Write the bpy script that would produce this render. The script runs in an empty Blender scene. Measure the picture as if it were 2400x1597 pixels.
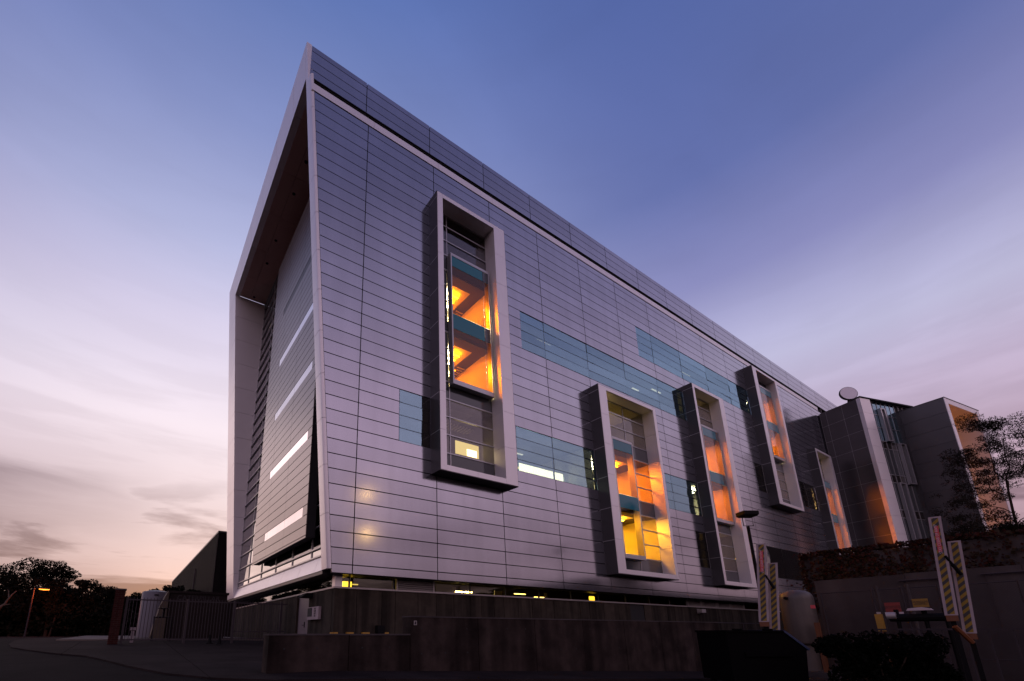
import bpy, bmesh, math, random
import numpy as np
from mathutils import Vector, Matrix, Euler

random.seed(7)
rng = np.random.default_rng(7)
R = math.radians
sc = bpy.context.scene
col = sc.collection

# ------------------------------------------------------------------ camera
cd = bpy.data.cameras.new('camera')
cam = bpy.data.objects.new('camera', cd)
col.objects.link(cam)
cam.location = (-6.034, -15.894, 0.9)
cam.rotation_euler = (R(90 + 14.376), 0, R(-32.06))
cd.sensor_width = 36
cd.lens = 15.956
cd.shift_x = 0.09146
cd.shift_y = 0.17167
cd.clip_start = 0.05
cd.clip_end = 3000
sc.camera = cam

# ------------------------------------------------------------------ world
SUN_AZ = 30.0     # degrees right of +Y towards +X for camera axis; see sun_dir
w = bpy.data.worlds.new('World')
sc.world = w
w.use_nodes = True
nt = w.node_tree
nt.nodes.clear()
N = nt.nodes.new
L = nt.links.new
out = N('ShaderNodeOutputWorld')
tc = N('ShaderNodeTexCoord')
sep = N('ShaderNodeSeparateXYZ')
L(tc.outputs['Generated'], sep.inputs[0])
sun_h = Vector((.174, .985, 0)).normalized()      # horizontal direction of the afterglow


def mth(op, a, b=None, clamp=False):
    n = N('ShaderNodeMath')
    n.operation = op
    n.use_clamp = clamp
    for i, v in enumerate((a, b)):
        if v is None:
            continue
        if isinstance(v, (int, float)):
            n.inputs[i].default_value = v
        else:
            L(v, n.inputs[i])
    return n.outputs[0]


def ramp(fac, stops, mode='EASE'):
    n = N('ShaderNodeValToRGB')
    n.color_ramp.interpolation = mode
    el = n.color_ramp.elements
    while len(el) > 1:
        el.remove(el[-1])
    el[0].position = stops[0][0]
    el[0].color = (*stops[0][1], 1)
    for p, c in stops[1:]:
        e = el.new(p)
        e.color = (*c, 1)
    L(fac, n.inputs[0])
    return n.outputs[0]


def mixc(fac, a, b, mode='MIX'):
    n = N('ShaderNodeMix')
    n.data_type = 'RGBA'
    n.blend_type = mode
    for i, v in ((0, fac), (6, a), (7, b)):
        if isinstance(v, (int, float)):
            n.inputs[i].default_value = v
        elif isinstance(v, tuple):
            n.inputs[i].default_value = (*v, 1)
        else:
            L(v, n.inputs[i])
    return n.outputs[2]


z = mth('MAXIMUM', sep.outputs[2], 0.0)
hx = mth('MULTIPLY', sep.outputs[0], sun_h.x)
hy = mth('MULTIPLY', sep.outputs[1], sun_h.y)
hl = mth('SQRT', mth('MAXIMUM', mth('SUBTRACT', 1.0, mth('MULTIPLY', z, z)), 0.001))
cosaz = mth('DIVIDE', mth('ADD', hx, hy), hl)
s01 = mth('MULTIPLY_ADD', cosaz, 0.5)
s01.node.inputs[2].default_value = 0.5
sunny = ramp(z, [(0.0, (.68, .45, .42)), (.10, (.80, .57, .54)), (.20, (.86, .67, .67)), (.39, (.96, .83, .90)), (.56, (.70, .64, .82)), (.67, (.47, .49, .74)), (.79, (.25, .30, .58)), (.89, (.115, .18, .455)), (1.0, (.07, .12, .35))], 'LINEAR')
side = ramp(z, [(0.0, (.42, .25, .29)), (.12, (.46, .29, .34)), (.22, (.50, .34, .42)), (.36, (.56, .46, .63)), (.45, (.56, .54, .76)), (.58, (.26, .265, .52)), (.70, (.125, .16, .40)), (.86, (.085, .13, .37)), (1.0, (.065, .11, .33))], 'LINEAR')
anti = ramp(z, [(0.0, (.46, .30, .35)), (.12, (.68, .475, .565)), (.30, (.82, .59, .73)), (.48, (.88, .65, .86)), (.62, (.50, .41, .62)), (.78, (.15, .15, .32)), (1.0, (.065, .10, .29))], 'LINEAR')
f1 = mth('POWER', mth('MULTIPLY', mth('SUBTRACT', s01, 0.74), 1 / 0.26, True), 2.0)
f2 = mth('MULTIPLY', mth('SUBTRACT', s01, 0.12), 1 / 0.40, True)
base = mixc(f2, anti, side)
base = mixc(f1, base, sunny)
# thin bands of cloud low over the afterglow
mp = N('ShaderNodeMapping')
mp.inputs['Scale'].default_value = (1.1, 1.1, 7.5)
L(tc.outputs['Generated'], mp.inputs[0])
ns = N('ShaderNodeTexNoise')
ns.inputs['Scale'].default_value = 2.6
ns.inputs['Detail'].default_value = 7
ns.inputs['Roughness'].default_value = .55
ns.inputs['Distortion'].default_value = .35
L(mp.outputs[0], ns.inputs['Vector'])
cl = ramp(ns.outputs[0], [(.42, (0, 0, 0)), (.60, (1, 1, 1))])
low = ramp(z, [(0.0, (.7, .7, .7)), (.06, (1, 1, 1)), (.17, (.85, .85, .85)), (.30, (.15, .15, .15)), (.6, (.03, .03, .03))])
cf = mth('MULTIPLY', mth('MULTIPLY', cl, low), 0.88)
# a heavier bank of cloud standing off to the left of the afterglow
bd = Vector((math.sin(math.radians(32.06 - 62)), math.cos(math.radians(32.06 - 62)), 0))
bdot = mth('DIVIDE', mth('ADD', mth('MULTIPLY', sep.outputs[0], bd.x), mth('MULTIPLY', sep.outputs[1], bd.y)), hl)
zn = mth('ADD', z, mth('MULTIPLY', mth('SUBTRACT', ns.outputs[0], 0.5), 0.22))
bank = ramp(zn, [(.02, (.25, .25, .25)), (.06, (.75, .75, .75)), (.095, (.75, .75, .75)), (.13, (.35, .35, .35)), (.17, (.7, .7, .7)), (.22, (1, 1, 1)), (.285, (.3, .3, .3)), (.36, (0, 0, 0))], 'LINEAR')
bm_ = N('ShaderNodeMapRange')
bm_.inputs['From Min'].default_value = .84
bm_.inputs['From Max'].default_value = .985
L(bdot, bm_.inputs[0])
cf = mth('MAXIMUM', cf, mth('MULTIPLY', mth('MULTIPLY', bank, bm_.outputs[0]), 0.85))
shade = mixc(1.0, base, (.24, .19, .22), 'MULTIPLY')
skyc = mixc(cf, base, shade)
# faint high veil over the whole sky
nv = N('ShaderNodeTexNoise')
nv.inputs['Scale'].default_value = 1.7
nv.inputs['Detail'].default_value = 6
nv.inputs['Roughness'].default_value = .5
nv.inputs['Distortion'].default_value = .6
mv = N('ShaderNodeMapping')
mv.inputs['Scale'].default_value = (1.0, 1.6, 2.2)
mv.inputs['Location'].default_value = (3.1, .4, 1.7)
L(tc.outputs['Generated'], mv.inputs[0])
L(mv.outputs[0], nv.inputs['Vector'])
vr = N('ShaderNodeMapRange')
vr.inputs['From Min'].default_value = .35
vr.inputs['From Max'].default_value = .68
vr.inputs['To Min'].default_value = .95
vr.inputs['To Max'].default_value = 1.06
L(nv.outputs[0], vr.inputs[0])
vm_ = N('ShaderNodeVectorMath')
vm_.operation = 'SCALE'
L(skyc, vm_.inputs[0])
L(vr.outputs[0], vm_.inputs['Scale'])
skyc = vm_.outputs[0]
bg = N('ShaderNodeBackground')
L(skyc, bg.inputs[0])
bg.inputs[1].default_value = 1.0
sky = N('ShaderNodeTexSky')
sky.sky_type = 'NISHITA'
sky.sun_disc = False
sky.sun_elevation = R(2.0)
sky.sun_rotation = math.atan2(sun_h.x, sun_h.y)
bg2 = N('ShaderNodeBackground')
L(sky.outputs[0], bg2.inputs[0])
bg2.inputs[1].default_value = 0.012
add = N('ShaderNodeAddShader')
L(bg.outputs[0], add.inputs[0])
L(bg2.outputs[0], add.inputs[1])
L(add.outputs[0], out.inputs[0])

# ------------------------------------------------------------------ sun (below the hills: only a broad weak afterglow)
sd = bpy.data.lights.new('sun', 'SUN')
sd.energy = 0.30
sd.angle = R(35)
sd.color = (1.0, .74, .66)
sun = bpy.data.objects.new('sun', sd)
col.objects.link(sun)
sun.rotation_euler = Vector((sun_h.x * math.cos(R(9)) - .55, sun_h.y * math.cos(R(9)), math.sin(R(9)))).to_track_quat('Z', 'Y').to_euler()

vs = sc.view_settings
sc.display_settings.display_device = 'sRGB'
vs.view_transform = 'Standard'
vs.look = 'None'
vs.exposure = 0.0
vs.gamma = 1.0
vs.use_curve_mapping = False
sc.render.engine = 'CYCLES'
sc.cycles.use_denoising = True
sc.cycles.max_bounces = 8
sc.cycles.transparent_max_bounces = 12
sc.cycles.sample_clamp_indirect = 4.0
sc.cycles.caustics_reflective = False
sc.cycles.caustics_refractive = False

# ------------------------------------------------------------------ materials
MATS = {}


def mat(name, color, rough=.6, metal=0.0, nscale=0, namt=0.0, bump=0.0, bscale=None, orand=0.0, spec=.5, stretch=(1, 1, 1), stain=None):
    m = bpy.data.materials.new(name)
    m.use_nodes = True
    t = m.node_tree
    p = t.nodes['Principled BSDF']
    p.inputs['Roughness'].default_value = rough
    p.inputs['Metallic'].default_value = metal
    p.inputs['Specular IOR Level'].default_value = spec
    p.inputs['Base Color'].default_value = (*color, 1)
    last = None
    if nscale or orand or bump or stain:
        c = t.nodes.new('ShaderNodeTexCoord')
        mpn = t.nodes.new('ShaderNodeMapping')
        mpn.inputs['Scale'].default_value = stretch
        g = t.nodes.new('ShaderNodeNewGeometry')
        t.links.new(g.outputs['Position'], mpn.inputs[0])
    if nscale:
        n = t.nodes.new('ShaderNodeTexNoise')
        n.inputs['Scale'].default_value = nscale
        n.inputs['Detail'].default_value = 6
        n.inputs['Roughness'].default_value = .6
        t.links.new(mpn.outputs[0], n.inputs['Vector'])
        mr = t.nodes.new('ShaderNodeMapRange')
        mr.inputs['From Min'].default_value = .3
        mr.inputs['From Max'].default_value = .7
        mr.inputs['To Min'].default_value = 1 - namt
        mr.inputs['To Max'].default_value = 1 + namt
        t.links.new(n.outputs[0], mr.inputs[0])
        last = mr.outputs[0]
    if stain:      # vertical dirt runs
        mp2 = t.nodes.new('ShaderNodeMapping')
        mp2.inputs['Scale'].default_value = (stain[0], stain[0], stain[0] * .06)
        t.links.new(g.outputs['Position'], mp2.inputs[0])
        n2 = t.nodes.new('ShaderNodeTexNoise')
        n2.inputs['Scale'].default_value = 1.0
        n2.inputs['Detail'].default_value = 5
        t.links.new(mp2.outputs[0], n2.inputs['Vector'])
        mr2 = t.nodes.new('ShaderNodeMapRange')
        mr2.inputs['From Min'].default_value = .38
        mr2.inputs['From Max'].default_value = .6
        mr2.inputs['To Min'].default_value = 1 - stain[1]
        mr2.inputs['To Max'].default_value = 1.0
        t.links.new(n2.outputs[0], mr2.inputs[0])
        if last is not None:
            x = t.nodes.new('ShaderNodeMath')
            x.operation = 'MULTIPLY'
            t.links.new(last, x.inputs[0])
            t.links.new(mr2.outputs[0], x.inputs[1])
            last = x.outputs[0]
        else:
            last = mr2.outputs[0]
    if orand:
        oi = t.nodes.new('ShaderNodeObjectInfo')
        mr3 = t.nodes.new('ShaderNodeMapRange')
        mr3.inputs['To Min'].default_value = 1 - orand
        mr3.inputs['To Max'].default_value = 1 + orand
        t.links.new(oi.outputs['Random'], mr3.inputs[0])
        if last is not None:
            x = t.nodes.new('ShaderNodeMath')
            x.operation = 'MULTIPLY'
            t.links.new(last, x.inputs[0])
            t.links.new(mr3.outputs[0], x.inputs[1])
            last = x.outputs[0]
        else:
            last = mr3.outputs[0]
    if last is not None:
        vm = t.nodes.new('ShaderNodeVectorMath')
        vm.operation = 'SCALE'
        vm.inputs[0].default_value = color
        t.links.new(last, vm.inputs['Scale'])
        t.links.new(vm.outputs[0], p.inputs['Base Color'])
    if bump:
        nb = t.nodes.new('ShaderNodeTexNoise')
        nb.inputs['Scale'].default_value = bscale or nscale or 5
        nb.inputs['Detail'].default_value = 4
        t.links.new(mpn.outputs[0], nb.inputs['Vector'])
        b = t.nodes.new('ShaderNodeBump')
        b.inputs['Strength'].default_value = bump
        b.inputs['Distance'].default_value = .02
        t.links.new(nb.outputs[0], b.inputs['Height'])
        t.links.new(b.outputs[0], p.inputs['Normal'])
    MATS[name] = m
    return m


def emis(name, color, strength):
    m = bpy.data.materials.new(name)
    m.use_nodes = True
    t = m.node_tree
    t.nodes.clear()
    e = t.nodes.new('ShaderNodeEmission')
    e.inputs[0].default_value = (*color, 1)
    e.inputs[1].default_value = strength
    o = t.nodes.new('ShaderNodeOutputMaterial')
    t.links.new(e.outputs[0], o.inputs[0])
    MATS[name] = m
    return m


def glass(name, tint, refl=(1, 1, 1), ior=1.7, rough=.01, wob=.004, orand=0):
    m = bpy.data.materials.new(name)
    m.use_nodes = True
    t = m.node_tree
    t.nodes.clear()
    tr = t.nodes.new('ShaderNodeBsdfTransparent')
    tr.inputs[0].default_value = (*tint, 1)
    gl = t.nodes.new('ShaderNodeBsdfGlossy')
    gl.inputs['Color'].default_value = (*refl, 1)
    gl.inputs['Roughness'].default_value = rough
    # Schlick reflectance from |cos| so that both faces of the thin pane act alike
    f0 = ((ior - 1) / (ior + 1)) ** 2
    ge = t.nodes.new('ShaderNodeNewGeometry')
    dt = t.nodes.new('ShaderNodeVectorMath')
    dt.operation = 'DOT_PRODUCT'
    t.links.new(ge.outputs['Incoming'], dt.inputs[0])
    t.links.new(ge.outputs['Normal'], dt.inputs[1])

    def mm_(op, a, b):
        n_ = t.nodes.new('ShaderNodeMath')
        n_.operation = op
        for i_, v_ in enumerate((a, b)):
            if v_ is None:
                continue
            if isinstance(v_, (int, float)):
                n_.inputs[i_].default_value = v_
            else:
                t.links.new(v_, n_.inputs[i_])
        return n_.outputs[0]
    c_ = mm_('ABSOLUTE', dt.outputs['Value'], None)
    fac = mm_('ADD', mm_('MULTIPLY', mm_('POWER', mm_('SUBTRACT', 1.0, c_), 5.0), 1 - f0), f0)
    mx = t.nodes.new('ShaderNodeMixShader')
    g = t.nodes.new('ShaderNodeNewGeometry')
    n = t.nodes.new('ShaderNodeTexNoise')
    n.inputs['Scale'].default_value = .9
    n.inputs['Detail'].default_value = 1
    t.links.new(g.outputs['Position'], n.inputs['Vector'])
    b = t.nodes.new('ShaderNodeBump')
    b.inputs['Strength'].default_value = 1
    b.inputs['Distance'].default_value = wob
    t.links.new(n.outputs[0], b.inputs['Height'])
    t.links.new(b.outputs[0], gl.inputs['Normal'])
    if orand:
        oi = t.nodes.new('ShaderNodeObjectInfo')
        mr = t.nodes.new('ShaderNodeMapRange')
        mr.inputs['To Min'].default_value = 1 - orand
        mr.inputs['To Max'].default_value = 1 + orand
        t.links.new(oi.outputs['Random'], mr.inputs[0])
        sv = t.nodes.new('ShaderNodeVectorMath')
        sv.operation = 'SCALE'
        sv.inputs[0].default_value = refl
        t.links.new(mr.outputs[0], sv.inputs['Scale'])
        t.links.new(sv.outputs[0], gl.inputs['Color'])
    o = t.nodes.new('ShaderNodeOutputMaterial')
    t.links.new(fac, mx.inputs[0])
    t.links.new(tr.outputs[0], mx.inputs[1])
    t.links.new(gl.outputs[0], mx.inputs[2])
    t.links.new(mx.outputs[0], o.inputs[0])
    MATS[name] = m
    return m


mat('metal_panel', (.385, .385, .435), .145, .88, nscale=.35, namt=.05, orand=.07, bump=.03, bscale=.5, stain=(1.5, .06))
mat('shield_panel', (.19, .155, .15), .30, .6, nscale=.4, namt=.05, orand=.04)
mat('light_metal', (.80, .755, .75), .36, .35, nscale=.5, namt=.03, orand=.02)
mat('frame_metal', (.42, .41, .42), .35, .6)
mat('dark_metal', (.050, .047, .050), .42, .3, nscale=.6, namt=.08, orand=.05)
mat('bronze_panel', (.085, .078, .080), .36, .5, nscale=.5, namt=.10, orand=.08)
mat('black_gap', (.012, .011, .012), .8)
mat('interior_dark', (.07, .065, .06), .8)
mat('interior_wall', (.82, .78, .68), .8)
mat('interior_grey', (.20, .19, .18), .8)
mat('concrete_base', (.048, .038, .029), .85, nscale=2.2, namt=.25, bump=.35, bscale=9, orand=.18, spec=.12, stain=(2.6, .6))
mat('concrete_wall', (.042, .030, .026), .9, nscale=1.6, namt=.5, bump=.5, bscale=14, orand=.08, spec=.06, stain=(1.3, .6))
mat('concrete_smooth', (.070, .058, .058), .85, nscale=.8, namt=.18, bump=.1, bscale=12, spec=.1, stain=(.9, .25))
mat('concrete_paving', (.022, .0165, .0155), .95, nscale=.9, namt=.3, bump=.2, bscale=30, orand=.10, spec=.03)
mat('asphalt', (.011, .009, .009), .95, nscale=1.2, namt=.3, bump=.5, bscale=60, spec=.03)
mat('soil', (.035, .026, .020), .95, nscale=.6, namt=.3, spec=.1)
mat('sill_metal', (.40, .36, .35), .45, .3)
mat('door_paint', (.17, .135, .14), .5, 0, nscale=1.2, namt=.06)
mat('fence_metal', (.045, .036, .04), .6, .0, spec=.15)
mat('brick_red', (.040, .014, .012), .9, nscale=6, namt=.25, orand=.15, spec=.05)
mat('white_tank', (.11, .10, .115), .5, nscale=.8, namt=.06)
mat('beige_tank', (.10, .078, .066), .5, 0, nscale=1.0, namt=.14, stain=(2.0, .3))
mat('white_paint', (.32, .26, .27), .6, nscale=3, namt=.12, spec=.2)
mat('hazard_yellow', (.24, .155, .022), .65, nscale=3, namt=.12, spec=.2)
mat('hazard_black', (.015, .014, .014), .6)
mat('orange_paint', (.13, .038, .008), .6, nscale=3, namt=.15)
mat('yellow_paint', (.38, .20, .02), .55, nscale=3, namt=.12)
mat('red_sign', (.22, .025, .018), .55)
mat('yellow_sign', (.26, .14, .015), .55)
mat('red_print', (.50, .045, .06), .6)
mat('pale_print', (.50, .42, .44), .6)
mat('dark_print', (.02, .015, .018), .7)
mat('black_steel', (.006, .0055, .006), .7, .0, spec=.1)
mat('blue_paint', (.010, .022, .07), .55, nscale=2, namt=.15)
mat('generator_paint', (.016, .011, .010), .7, nscale=1, namt=.1, spec=.15)
mat('corrugated', (.010, .0075, .007), .7, .0, nscale=.6, namt=.15, stain=(1.0, .3), spec=.1)
mat('bark', (.035, .024, .018), .9, nscale=6, namt=.3, spec=.1)
mat('pale_bark', (.13, .085, .06), .85, nscale=4, namt=.2)
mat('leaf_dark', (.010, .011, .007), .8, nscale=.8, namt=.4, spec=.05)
mat('leaf_olive', (.020, .018, .013), .75, nscale=.9, namt=.4, spec=.08)
mat('ivy_red', (.040, .014, .011), .8, nscale=1.2, namt=.5, spec=.05)
mat('ivy_green', (.03, .02, .012), .75, nscale=1.5, namt=.5, spec=.1)
mat('vine_stem', (.06, .035, .03), .9)
mat('spandrel_teal', (.010, .17, .22), .06, 0, spec=.35)
mat('spandrel_grey', (.045, .05, .055), .08, 0, spec=.6)
mat('soffit_bounce_metal', (.86, .58, .50), .5, 0, nscale=.5, namt=.03, orand=.02)  # warm bounce light is tinted into the base colour
mat('white_spandrel', (.70, .66, .69), .10, 1.0, nscale=.6, namt=.08)
mat('bounce_paving', (.13, .105, .09), .85, nscale=.7, namt=.15, spec=.1)
mat('dish_white', (.86, .80, .82), .4)
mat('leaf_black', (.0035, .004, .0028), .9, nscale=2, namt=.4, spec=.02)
mat('bin_black', (.0035, .003, .0035), .85, spec=.03)
mat('ceiling_olive', (.52, .44, .22), .8)  # dim olive light of the upper panes put into the ceiling colour
mat('tan_tarp', (.06, .042, .025), .8, nscale=3, namt=.2)
glass('glass_band', (.62, .68, .66), (.52, .78, .92), 3.4, wob=.012, orand=.10)
glass('glass_clear', (.80, .77, .68), (.95, .92, 1), 1.75)
glass('glass_amber', (.98, .50, .045), (.85, .92, 1.0), 1.55)
glass('glass_yellow', (.98, .70, .16), (.85, .92, 1.0), 1.55)
glass('glass_dark', (.42, .38, .30), (.92, .92, .95), 1.9)
glass('glass_strip', (.84, .78, .50), (.8, .8, .85), 1.6)
glass('glass_bright', (.15, .15, .16), (1, 1, 1), 4.0)
emis('lamp_tube', (1.0, .80, .48), 85.0)
emis('lamp_faint', (1.0, .84, .60), 2.0)
emis('lamp_fill_dim', (1.0, .76, .34), 2.2)
emis('lamp_soft', (1.0, .76, .34), 11.0)
emis('lamp_cream', (1.0, .80, .36), 1.3)
emis('lamp_band', (1.0, .84, .55), 5.5)
emis('lamp_mast', (1.0, .60, .18), 60.0)
emis('lamp_yellow', (1.0, .66, .10), 3.2)
emis('lamp_orange', (1.0, .28, .03), 4.0)


# ------------------------------------------------------------------ mesh builder
def link(o, parent=None):
    col.objects.link(o)
    if parent is not None:
        o.parent = parent
    return o


class MB:
    def __init__(s):
        s.v = []
        s.f = []

    def add(s, vs_, fs_):
        n = len(s.v)
        s.v += [tuple(p) for p in vs_]
        s.f += [tuple(i + n for i in f) for f in fs_]
        return s

    def box(s, x0, x1, y0, y1, z0, z1):
        return s.add([(x0, y0, z0), (x1, y0, z0), (x1, y1, z0), (x0, y1, z0), (x0, y0, z1), (x1, y0, z1), (x1, y1, z1), (x0, y1, z1)],
                     [(0, 3, 2, 1), (4, 5, 6, 7), (0, 1, 5, 4), (1, 2, 6, 5), (2, 3, 7, 6), (3, 0, 4, 7)])

    def hexa(s, bottom, top):
        return s.add(list(bottom) + list(top), [(0, 3, 2, 1), (4, 5, 6, 7), (0, 1, 5, 4), (1, 2, 6, 5), (2, 3, 7, 6), (3, 0, 4, 7)])

    def polyY(s, pts, y0, y1):
        """polygon given as (x, z), counter-clockwise seen from -Y, extruded along Y"""
        n = len(pts)
        vs_ = [(x, y0, zz) for x, zz in pts] + [(x, y1, zz) for x, zz in pts]
        fs_ = [tuple(range(n)), tuple(range(2 * n - 1, n - 1, -1))]
        fs_ += [(i, i + n, (i + 1) % n + n, (i + 1) % n) for i in range(n)]
        return s.add(vs_, fs_)

    def polyX(s, pts, x0, x1):
        n = len(pts)
        vs_ = [(x0, y, zz) for y, zz in pts] + [(x1, y, zz) for y, zz in pts]
        fs_ = [tuple(range(n - 1, -1, -1)), tuple(range(n, 2 * n))]
        fs_ += [(i, (i + 1) % n, (i + 1) % n + n, i + n) for i in range(n)]
        return s.add(vs_, fs_)

    def polyZ(s, pts, z0, z1):
        n = len(pts)
        zf0 = z0 if callable(z0) else (lambda x, y: z0)
        zf1 = z1 if callable(z1) else (lambda x, y: z1)
        vs_ = [(x, y, zf0(x, y)) for x, y in pts] + [(x, y, zf1(x, y)) for x, y in pts]
        fs_ = [tuple(range(n - 1, -1, -1)), tuple(range(n, 2 * n))]
        fs_ += [(i, (i + 1) % n, (i + 1) % n + n, i + n) for i in range(n)]
        return s.add(vs_, fs_)

    def tube(s, path, r, n=8, cap=True):
        path = [Vector(p) for p in path]
        rs = r if isinstance(r, (list, tuple)) else [r] * len(path)
        rings = []
        for i, p in enumerate(path):
            d = (path[min(i + 1, len(path) - 1)] - path[max(i - 1, 0)]).normalized()
            a = Vector((0, 0, 1)) if abs(d.z) < .9 else Vector((1, 0, 0))
            u = d.cross(a).normalized()
            v = d.cross(u).normalized()
            rings.append([p + (u * math.cos(2 * math.pi * k / n) + v * math.sin(2 * math.pi * k / n)) * rs[i] for k in range(n)])
        vs_ = [q for rg in rings for q in rg]
        fs_ = []
        for i in range(len(path) - 1):
            for k in range(n):
                a, b = i * n + k, i * n + (k + 1) % n
                fs_.append((a, b, b + n, a + n))
        if cap:
            fs_.append(tuple(range(n - 1, -1, -1)))
            m_ = (len(path) - 1) * n
            fs_.append(tuple(range(m_, m_ + n)))
        return s.add(vs_, fs_)

    def lathe(s, c, prof, n=24):
        """profile (r, z) turned about the vertical through c"""
        vs_ = []
        for r_, zz in prof:
            for k in range(n):
                a = 2 * math.pi * k / n
                vs_.append((c[0] + r_ * math.cos(a), c[1] + r_ * math.sin(a), zz))
        fs_ = []
        for i in range(len(prof) - 1):
            for k in range(n):
                a, b = i * n + k, i * n + (k + 1) % n
                fs_.append((a, b, b + n, a + n))
        fs_.append(tuple(range(n - 1, -1, -1)))
        m_ = (len(prof) - 1) * n
        fs_.append(tuple(range(m_, m_ + n)))
        return s.add(vs_, fs_)

    def build(s, name, m, parent=None, origin=(0, 0, 0), smooth=False, kind=None):
        me = bpy.data.meshes.new(name)
        ox, oy, oz = origin
        me.from_pydata([(x - ox, y - oy, zz - oz) for x, y, zz in s.v], [], s.f)
        me.materials.append(MATS[m] if isinstance(m, str) else m)
        if smooth:
            me.polygons.foreach_set('use_smooth', [True] * len(me.polygons))
            try:
                me.set_sharp_from_angle(angle=R(38))
            except Exception:
                pass
        me.update()
        o = bpy.data.objects.new(name, me)
        link(o, parent)
        if kind:
            o['kind'] = kind
        return o


def thing(name, label, cat, loc=(0, 0, 0), rotz=0.0, group=None, kind=None):
    o = bpy.data.objects.new(name, None)
    o.empty_display_size = .3
    link(o)
    o.location = loc
    o.rotation_euler = (0, 0, rotz)
    if label:
        o['label'] = label
    if cat:
        o['category'] = cat
    if group:
        o['group'] = group
    if kind:
        o['kind'] = kind
    return o


def lettering(txt, size, m, parent, mtx, width=None, name='lettering', align='CENTER'):
    cu = bpy.data.curves.new(name, 'FONT')
    cu.body = txt
    cu.size = size
    cu.align_x = align
    cu.align_y = 'CENTER'
    cu.space_line = .9
    cu.resolution_u = 2
    cu.extrude = .002
    cu.materials.append(MATS[m])
    tmp = bpy.data.objects.new(name, cu)
    me = bpy.data.meshes.new_from_object(tmp)
    bpy.data.objects.remove(tmp)
    o = bpy.data.objects.new(name, me)
    link(o, parent)
    o.matrix_local = mtx
    return o


BOXM = {}


def box_mesh(w_, d_, h_, m):
    """shared box mesh, centred in x and z, front at y = 0, depth d"""
    key = (round(w_, 3), round(d_, 3), round(h_, 3), m)
    if key not in BOXM:
        b = MB().box(-w_ / 2, w_ / 2, 0, d_, -h_ / 2, h_ / 2)
        me = bpy.data.meshes.new('panel')
        me.from_pydata(b.v, [], b.f)
        me.materials.append(MATS[m])
        BOXM[key] = me
    return BOXM[key]


def subtract(rects, hole):
    a0, a1, b0, b1 = hole
    out_ = []
    for (x0, x1, z0, z1) in rects:
        if a1 <= x0 or a0 >= x1 or b1 <= z0 or b0 >= z1:
            out_.append((x0, x1, z0, z1))
            continue
        if a0 > x0:
            out_.append((x0, a0, z0, z1))
        if a1 < x1:
            out_.append((a1, x1, z0, z1))
        m0, m1 = max(x0, a0), min(x1, a1)
        if b0 > z0:
            out_.append((m0, m1, z0, b0))
        if b1 < z1:
            out_.append((m0, m1, b1, z1))
    return [r_ for r_ in out_ if r_[1] - r_[0] > .05 and r_[3] - r_[2] > .05]


def clip_half(poly, f):
    """keep the part of poly (list of 2d points) where f(p) >= 0 (f linear)"""
    out_ = []
    for i, p in enumerate(poly):
        q = poly[(i + 1) % len(poly)]
        fp, fq = f(p), f(q)
        if fp >= 0:
            out_.append(p)
        if fp * fq < 0:
            t = fp / (fp - fq)
            out_.append((p[0] + t * (q[0] - p[0]), p[1] + t * (q[1] - p[1])))
    return out_


LEAN = .0885


def xE(zz):
    """outer face of the leaning end frame"""
    return -LEAN * (zz - 3.05)


def ground_z(x, y):
    a = .033 * min(max(y + 5.56, 0), 17)
    b = -.042 * min(max(x + 2, 0), 22)
    c = -.02 * min(max(-5.56 - y, 0), 10)
    t = min(max((y + 5.56) / 10, 0), 1)
    far = min(max((x - 6) / 10, 0), 1)
    return a + b * (1 - .35 * t * (1 - far)) + c


# ------------------------------------------------------------------ ground, road, pavement
gm = MB()
xs = list(np.concatenate([np.array([-900, -300, -120, -70]), np.arange(-45, 76, 3.0), np.array([110, 200, 400, 900])]))
ys = list(np.concatenate([np.array([-900, -300, -120, -70]), np.arange(-45, 91, 3.0), np.array([130, 200, 400, 900])]))
vv = []
for y in ys:
    for x in xs:
        vv.append((x, y, ground_z(x, y) - .02))
nx = len(xs)
gm.add(vv, [(j * nx + i, j * nx + i + 1, (j + 1) * nx + i + 1, (j + 1) * nx + i) for j in range(len(ys) - 1) for i in range(nx - 1)])
g_ = gm.build('ground', 'soil')
g_['kind'] = 'structure'
rm = MB()
xs2 = list(np.arange(-48, 64, 3.2))
ys2 = list(np.arange(-42, 34, 3.2))
vv = [(x, y, ground_z(x, y) + .01) for y in ys2 for x in xs2]
nx = len(xs2)
rm.add(vv, [(j * nx + i, j * nx + i + 1, (j + 1) * nx + i + 1, (j + 1) * nx + i) for j in range(len(ys2) - 1) for i in range(nx - 1)])
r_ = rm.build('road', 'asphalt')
r_['kind'] = 'structure'

pave = thing('pavement', None, None, kind='structure')
PAV = [(-9.67, 7.27), (-9.3, 5.4), (-8.6, 3.8), (-7.8, 2.1), (-6.9, .7), (-6.35, -1.0), (-5.85, -2.8), (-5.2, -4.65), (-4.4, -5.9), (-3.5, -6.7), (-2, -7.25), (0, -7.5), (12.4, -8.3),
       (17.0, -9.6), (17.0, .5), (.7, .5), (.7, 25), (-6.5, 25), (-8.3, 22.5), (-9.4, 19), (-10.1, 14.1), (-10.0, 10.5)]
bm = bmesh.new()
f_ = bm.faces.new([bm.verts.new((x, y, 0)) for x, y in PAV])
bmesh.ops.triangulate(bm, faces=[f_])
STEP = 3.05
gx = [-10.6 + STEP * i for i in range(12)]
gy = [-8.6 + STEP * i for i in range(12)]
for x in gx:
    bmesh.ops.bisect_plane(bm, geom=bm.verts[:] + bm.edges[:] + bm.faces[:], plane_co=(x, 0, 0), plane_no=(1, 0, 0))
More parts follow.
